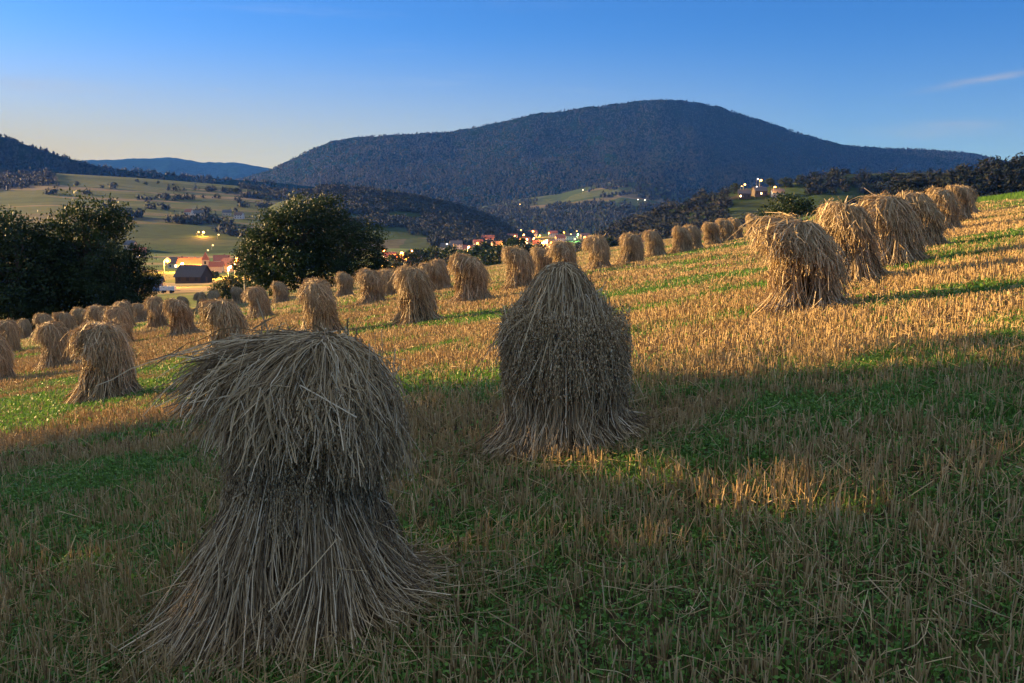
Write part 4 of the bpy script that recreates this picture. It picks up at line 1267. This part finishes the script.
SO = (1, .36, .05); WA = (1, .60, .25)
make_lamp(168, 261, 275.0, SODIUM, 8000, 'brightest orange street lamp, on a pole left of the barn', .75)
make_lamp(237, 260, 400.0, SODIUM, 78000, 'bright orange street lamp beside the big leafy tree', .85)
make_lamp(204, 244, 1000.0, WARM, 30000, 'brightest yellow lamp high on the village road', 1.15)
make_lamp(199, 245, 1000.0, WARM, 90000, 'smaller yellow lamp left of the high one', 0.68, light=False)
make_lamp(219, 245, 980.0, WARM, 90000, 'yellow lamp standing in for car lights at the bend of the village road', 0.81, light=False)  # road lamps added in place of the light trail of cars
make_lamp(213, 249, 900.0, WARM, 90000, 'yellow lamp standing in for car lights halfway down the village road', 0.81, light=False)
make_lamp(208, 252, 850.0, WARM, 90000, 'yellow lamp standing in for car lights at the lower end of the village road', 0.74, light=False)
make_lamp(215, 265, 500.0, WARM, 66000, 'pale lamp just right of the small chapel', 0.57)
make_lamp(210, 266, 480.0, WARM, 27000, 'small pale lamp at the wall of the chapel', 0.38, light=False)
make_lamp(183, 264, 500.0, SODIUM, 90000, 'orange lamp behind the barn, left of the chapel', 0.43)
make_lamp(195, 265, 520.0, SODIUM, 90000, 'orange lamp over the barn roof', 0.43)
make_lamp(249, 236, 1000.0, WARM, 60000, 'yellow lamp at the left side of the big leafy tree', 0.81, light=False)
make_lamp(231, 268, 380.0, SODIUM, 42000, 'orange lamp low by the round bush', 0.43)
make_lamp(412, 248, 620.0, WARM, 78000, 'bright pale lamp in the middle village', 0.81)
make_lamp(384, 250, 640.0, SODIUM, 48000, 'orange lamp at the left of the middle village, near the fir', 0.61)
make_lamp(402, 253, 590.0, SODIUM, 78000, 'orange lamp low at the middle village road', 0.57)
make_lamp(447, 243, 860.0, WHITE, 36000, 'white lamp at the white house among the trees', 0.74, light=False)
make_lamp(469, 246, 780.0, WARM, 48000, 'warm lamp right of the valley trees', 0.68)
make_lamp(492, 242, 1000.0, WHITE, 48000, 'white lamp at the left end of the town', 0.68, light=False)
make_lamp(521, 223, 1650.0, WARM, 180000, 'upper left town lamp', 1.35, light=False)
make_lamp(533, 224, 1600.0, SODIUM, 90000, 'upper orange town lamp', 1.49)
make_lamp(534, 235, 1100.0, SODIUM, 40000, 'orange lamp left of the brightest town lamp', 0.94)
make_lamp(545, 238, 950.0, SODIUM, 80000, 'brightest orange town lamp', 1.28)
make_lamp(547, 235, 1000.0, SODIUM, 60000, 'orange lamp just above the brightest town lamp', 0.94)
make_lamp(543, 242, 900.0, SODIUM, 50000, 'orange lamp just below the brightest town lamp', 0.81)
make_lamp(556, 233, 1150.0, SODIUM, 90000, 'small orange lamp right of the brightest town lamp', 0.81, light=False)
make_lamp(571, 229, 1350.0, WARM, 90000, 'pale lamp left of the green one', 0.94, light=False)
make_lamp(578, 230, 1330.0, GREENL, 30000, 'green glowing lamp at the right of the town', 1.15, colr=(.4, 1, .4))
make_lamp(577, 222, 1600.0, WARM, 90000, 'far warm lamp above the green one', 0.94, light=False)
make_lamp(527, 239, 1050.0, WARM, 90000, 'warm lamp low at the left of the town centre', 0.68)
make_lamp(520, 197, 2450.0, WARM, 180000, 'lone lamp on the fields of the mountain foot, left', 1.35, light=False)
make_lamp(583, 190, 2600.0, WHITE, 180000, 'lone white lamp on the upper mountain foot', 1.35, light=False)
make_lamp(638, 199, 2300.0, WHITE, 180000, 'white lamp right on the mountain foot, left of two', 1.22, light=False)
make_lamp(645, 199, 2300.0, WHITE, 180000, 'white lamp right on the mountain foot, right of two', 1.35, light=False)
make_lamp(745, 180, 775.0, WARM, 2000, 'warm lamp at the left of the hamlet', 0.81)
make_lamp(742, 182, 770.0, WARM, 2250, 'small lamp beside the left hamlet lamp', 0.51, light=False)
make_lamp(761, 178, 785.0, WARM, 3250, 'brightest hamlet lamp, yellow', 1.01)
make_lamp(758, 176, 790.0, WHITE, 3750, 'white lamp touching the brightest hamlet lamp', 0.61, light=False)
make_lamp(757, 182, 765.0, WHITE, 3000, 'small white lamp below the brightest hamlet lamp', 0.49, light=False)
make_lamp(775, 184, 760.0, WARM, 2000, 'warm lamp at the right of the hamlet', 0.81)
for u_, v_, y_, lab_ in ((508, 238, 1000, 'added orange glow lamp on the street left of the town centre'), (515, 233, 1200, 'added orange glow lamp behind the left town houses'), (524, 231, 1300, 'added orange glow lamp above the left town houses'),
                         (551, 241, 900, 'added orange glow lamp at the right foot of the brightest town lamp'), (540, 231, 1250, 'added orange glow lamp on the far street of the town centre'), (549, 228, 1450, 'added orange glow lamp in the far middle of the town'),
                         (563, 238, 950, 'added orange glow lamp on the right street of the town'), (564, 226, 1500, 'added orange glow lamp at the far right of the town'), (585, 233, 1200, 'added orange glow lamp right of the green lamp'), (478, 243, 900, 'added orange glow lamp on the road into the town')):
    make_lamp(u_, v_, float(y_), SODIUM, 14000, lab_, .75)  # extra lamps added to build up the orange glow over the town
make_lamp(254, 286, 118.0, WARM, 2700, 'tiny warm lamp low under the big leafy tree', 0.12, hp=1.5, light=False)

# ------------------------------------------------------------------ haze
HAZE_D = 5e-5
X0, X1, Y0, Y1, ZB, ZT = -11500, 11500, -11500, 11500, -45.0, 640.0
mh = bpy.data.materials.new('haze_air'); mh.use_nodes = True
nt = mh.node_tree; nt.nodes.clear()
out = nt.nodes.new('ShaderNodeOutputMaterial'); pv = nt.nodes.new('ShaderNodeVolumePrincipled')
pv.inputs['Density'].default_value = HAZE_D
pv.inputs['Color'].default_value = (0.05, 0.20, 0.95, 1)
pv.inputs['Absorption Color'].default_value = (1, 1, 1, 1)
nt.links.new(pv.outputs[0], out.inputs['Volume'])
MBh = MB(); MBh.box((X0, Y0, ZB), (X1, Y1, ZT)); hz = MBh.build('haze', mh)
tag(hz, 'thin bluish evening haze filling the valley', None, None, 'stuff')

# ------------------------------------------------------------------ light and sky
sun = bpy.data.lights.new('sun', 'SUN'); sun.energy = 5.0; sun.angle = R(0.6); sun.color = (1.0, 0.64, 0.28)
so = bpy.data.objects.new('sun', sun); col.objects.link(so)
so.rotation_euler = Vector((-SUN_DIR[0], -SUN_DIR[1], -SUN_DIR[2])).to_track_quat('-Z', 'Y').to_euler()

w = bpy.data.worlds.new('World'); scene.world = w; w.use_nodes = True
nt = w.node_tree
bg = nt.nodes['Background']; bg.inputs['Strength'].default_value = 0.053
sky = nt.nodes.new('ShaderNodeTexSky'); sky.sky_type = 'NISHITA'; sky.sun_disc = False
sky.sun_elevation = SUN_EL; sky.sun_rotation = SUN_AZ % (2 * PI)
sky.altitude = 300; sky.air_density = 0.68; sky.dust_density = 0.7; sky.ozone_density = 8.0
tc = nt.nodes.new('ShaderNodeTexCoord')
mp = nt.nodes.new('ShaderNodeMapping'); mp.inputs['Scale'].default_value = (2.2, 2.2, 26); mp.inputs['Rotation'].default_value = (0, R(4), 0)
nt.links.new(tc.outputs['Generated'], mp.inputs['Vector'])
cn = noise_node(nt, 1.7, 6, mp.outputs['Vector'], 0.6)
cr = ramp(nt, [(0.60, (0, 0, 0)), (0.85, (0.10, 0.10, 0.10))]); nt.links.new(cn.outputs['Fac'], cr.inputs['Fac'])
cc = mix(nt, cr.outputs['Color'], sky.outputs['Color'], (5.0, 5.0, 5.6))
# thin dusk veil low over the horizon, strongest towards the set of the sun
nrm = nt.nodes.new('ShaderNodeVectorMath'); nrm.operation = 'NORMALIZE'; nt.links.new(tc.outputs['Generated'], nrm.inputs[0])
sp = nt.nodes.new('ShaderNodeSeparateXYZ'); nt.links.new(nrm.outputs[0], sp.inputs[0])
low = nt.nodes.new('ShaderNodeMapRange'); low.interpolation_type = 'SMOOTHSTEP'
for q, v_ in enumerate((-0.02, 0.19, 1.5, 0.0)): low.inputs[1 + q].default_value = v_
nt.links.new(sp.outputs['Z'], low.inputs[0])
dt = nt.nodes.new('ShaderNodeVectorMath'); dt.operation = 'DOT_PRODUCT'; nt.links.new(nrm.outputs[0], dt.inputs[0])
dt.inputs[1].default_value = (math.sin(SUN_AZ), math.cos(SUN_AZ), 0)
aw = nt.nodes.new('ShaderNodeMapRange')
for q, v_ in enumerate((0.15, 0.80, 0.22, 1.0)): aw.inputs[1 + q].default_value = v_
nt.links.new(dt.outputs['Value'], aw.inputs[0])
ml = nt.nodes.new('ShaderNodeMath'); ml.operation = 'MULTIPLY'; nt.links.new(low.outputs[0], ml.inputs[0]); nt.links.new(aw.outputs[0], ml.inputs[1])
vl = mix(nt, ml.outputs[0], cc, (3.0, 2.6, 1.8))
# a few thin streaks of cloud, and an unseen cloud layer added overhead to lift the shade
def mth(op, a, b2=None):
    n = nt.nodes.new('ShaderNodeMath'); n.operation = op
    for q, v_ in enumerate((a, b2)):
        if v_ is None: continue
        if isinstance(v_, (int, float)): n.inputs[q].default_value = v_
        else: nt.links.new(v_, n.inputs[q])
    return n.outputs[0]


yy = mth('MAXIMUM', sp.outputs['Y'], 0.05)
cs, ct = mth('DIVIDE', sp.outputs['X'], yy), mth('DIVIDE', sp.outputs['Z'], yy)
cv = nt.nodes.new('ShaderNodeCombineXYZ'); nt.links.new(mth('MULTIPLY', cs, 14.0), cv.inputs[0]); nt.links.new(mth('MULTIPLY', ct, 90.0), cv.inputs[1])
wn = noise_node(nt, 1.0, 5, cv.outputs[0], 0.6)
wob = mth('MULTIPLY', mth('SUBTRACT', wn.outputs['Fac'], 0.5), 0.010)
total = None
for u_, v_, wu, wv, slope, amp in ((985, 79, 45, 3.5, -0.18, 0.55), (958, 124, 40, 4.0, -0.02, 0.32), (935, 132, 70, 6.0, 0.0, 0.20), (30, 84, 80, 7.0, 0.05, 0.25), (150, 130, 60, 4.5, 0.0, 0.30), (223, 90, 8, 1.2, 0.1, 0.35)):
    s0, t0 = ray(u_, v_)
    ds = mth('SUBTRACT', cs, float(s0))
    dtt = mth('ADD', mth('SUBTRACT', mth('SUBTRACT', ct, float(t0)), mth('MULTIPLY', ds, -slope)), wob)
    e2 = mth('ADD', mth('POWER', mth('ABSOLUTE', mth('DIVIDE', ds, wu / F)), 2.0), mth('POWER', mth('ABSOLUTE', mth('DIVIDE', dtt, wv / F)), 2.0))
    gs = mth('MULTIPLY', mth('EXPONENT', mth('MULTIPLY', e2, -1.0)), mth('MULTIPLY', wn.outputs['Fac'], amp * 1.4))
    total = gs if total is None else mth('ADD', total, gs)
total = mth('MINIMUM', mth('MULTIPLY', total, mth('GREATER_THAN', sp.outputs['Y'], 0.06)), 0.8)
vl = mix(nt, total, vl, (2.5, 2.35, 2.4))
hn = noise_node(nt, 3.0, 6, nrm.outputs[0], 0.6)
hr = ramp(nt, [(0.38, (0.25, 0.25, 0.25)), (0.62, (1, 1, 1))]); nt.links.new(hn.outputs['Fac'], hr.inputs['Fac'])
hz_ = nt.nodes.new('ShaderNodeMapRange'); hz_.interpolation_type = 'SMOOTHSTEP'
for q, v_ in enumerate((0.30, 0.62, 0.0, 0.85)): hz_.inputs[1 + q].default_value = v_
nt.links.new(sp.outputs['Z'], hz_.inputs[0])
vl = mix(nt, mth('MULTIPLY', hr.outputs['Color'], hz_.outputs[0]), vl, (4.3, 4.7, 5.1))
# warm fill glow added round the low sun, unseen beyond the left edge
g1 = nt.nodes.new('ShaderNodeMapRange'); g1.interpolation_type = 'SMOOTHSTEP'
for q, v_ in enumerate((0.87, 0.995, 0.0, 1.0)): g1.inputs[1 + q].default_value = v_
nt.links.new(dt.outputs['Value'], g1.inputs[0])
g2 = nt.nodes.new('ShaderNodeMapRange'); g2.interpolation_type = 'SMOOTHSTEP'
for q, v_ in enumerate((0.0, 0.55, 1.0, 0.0)): g2.inputs[1 + q].default_value = v_
nt.links.new(sp.outputs['Z'], g2.inputs[0])
gm = nt.nodes.new('ShaderNodeMath'); gm.operation = 'MULTIPLY'; nt.links.new(g1.outputs[0], gm.inputs[0]); nt.links.new(g2.outputs[0], gm.inputs[1])
vg = mix(nt, gm.outputs[0], vl, (11.0, 7.6, 4.6))
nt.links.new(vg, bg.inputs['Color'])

# ------------------------------------------------------------------ camera and render settings
cd = bpy.data.cameras.new('camera'); cd.sensor_width = 36; cd.lens = 36 * F / 1024; cd.clip_end = 60000; cd.clip_start = 0.1
co = bpy.data.objects.new('camera', cd); col.objects.link(co)
co.location = (0, 0, CAM_Z); co.rotation_euler = (PI / 2 - PITCH, 0, 0)
scene.camera = co
scene.view_settings.view_transform = 'Standard'; scene.view_settings.look = 'None'
scene.view_settings.exposure = 1.9; scene.view_settings.gamma = 1.0
c = scene.cycles
c.use_denoising = True
c.max_bounces = 6; c.diffuse_bounces = 4; c.glossy_bounces = 2; c.transmission_bounces = 2; c.volume_bounces = 0; c.transparent_max_bounces = 4
c.sample_clamp_indirect = 4.0
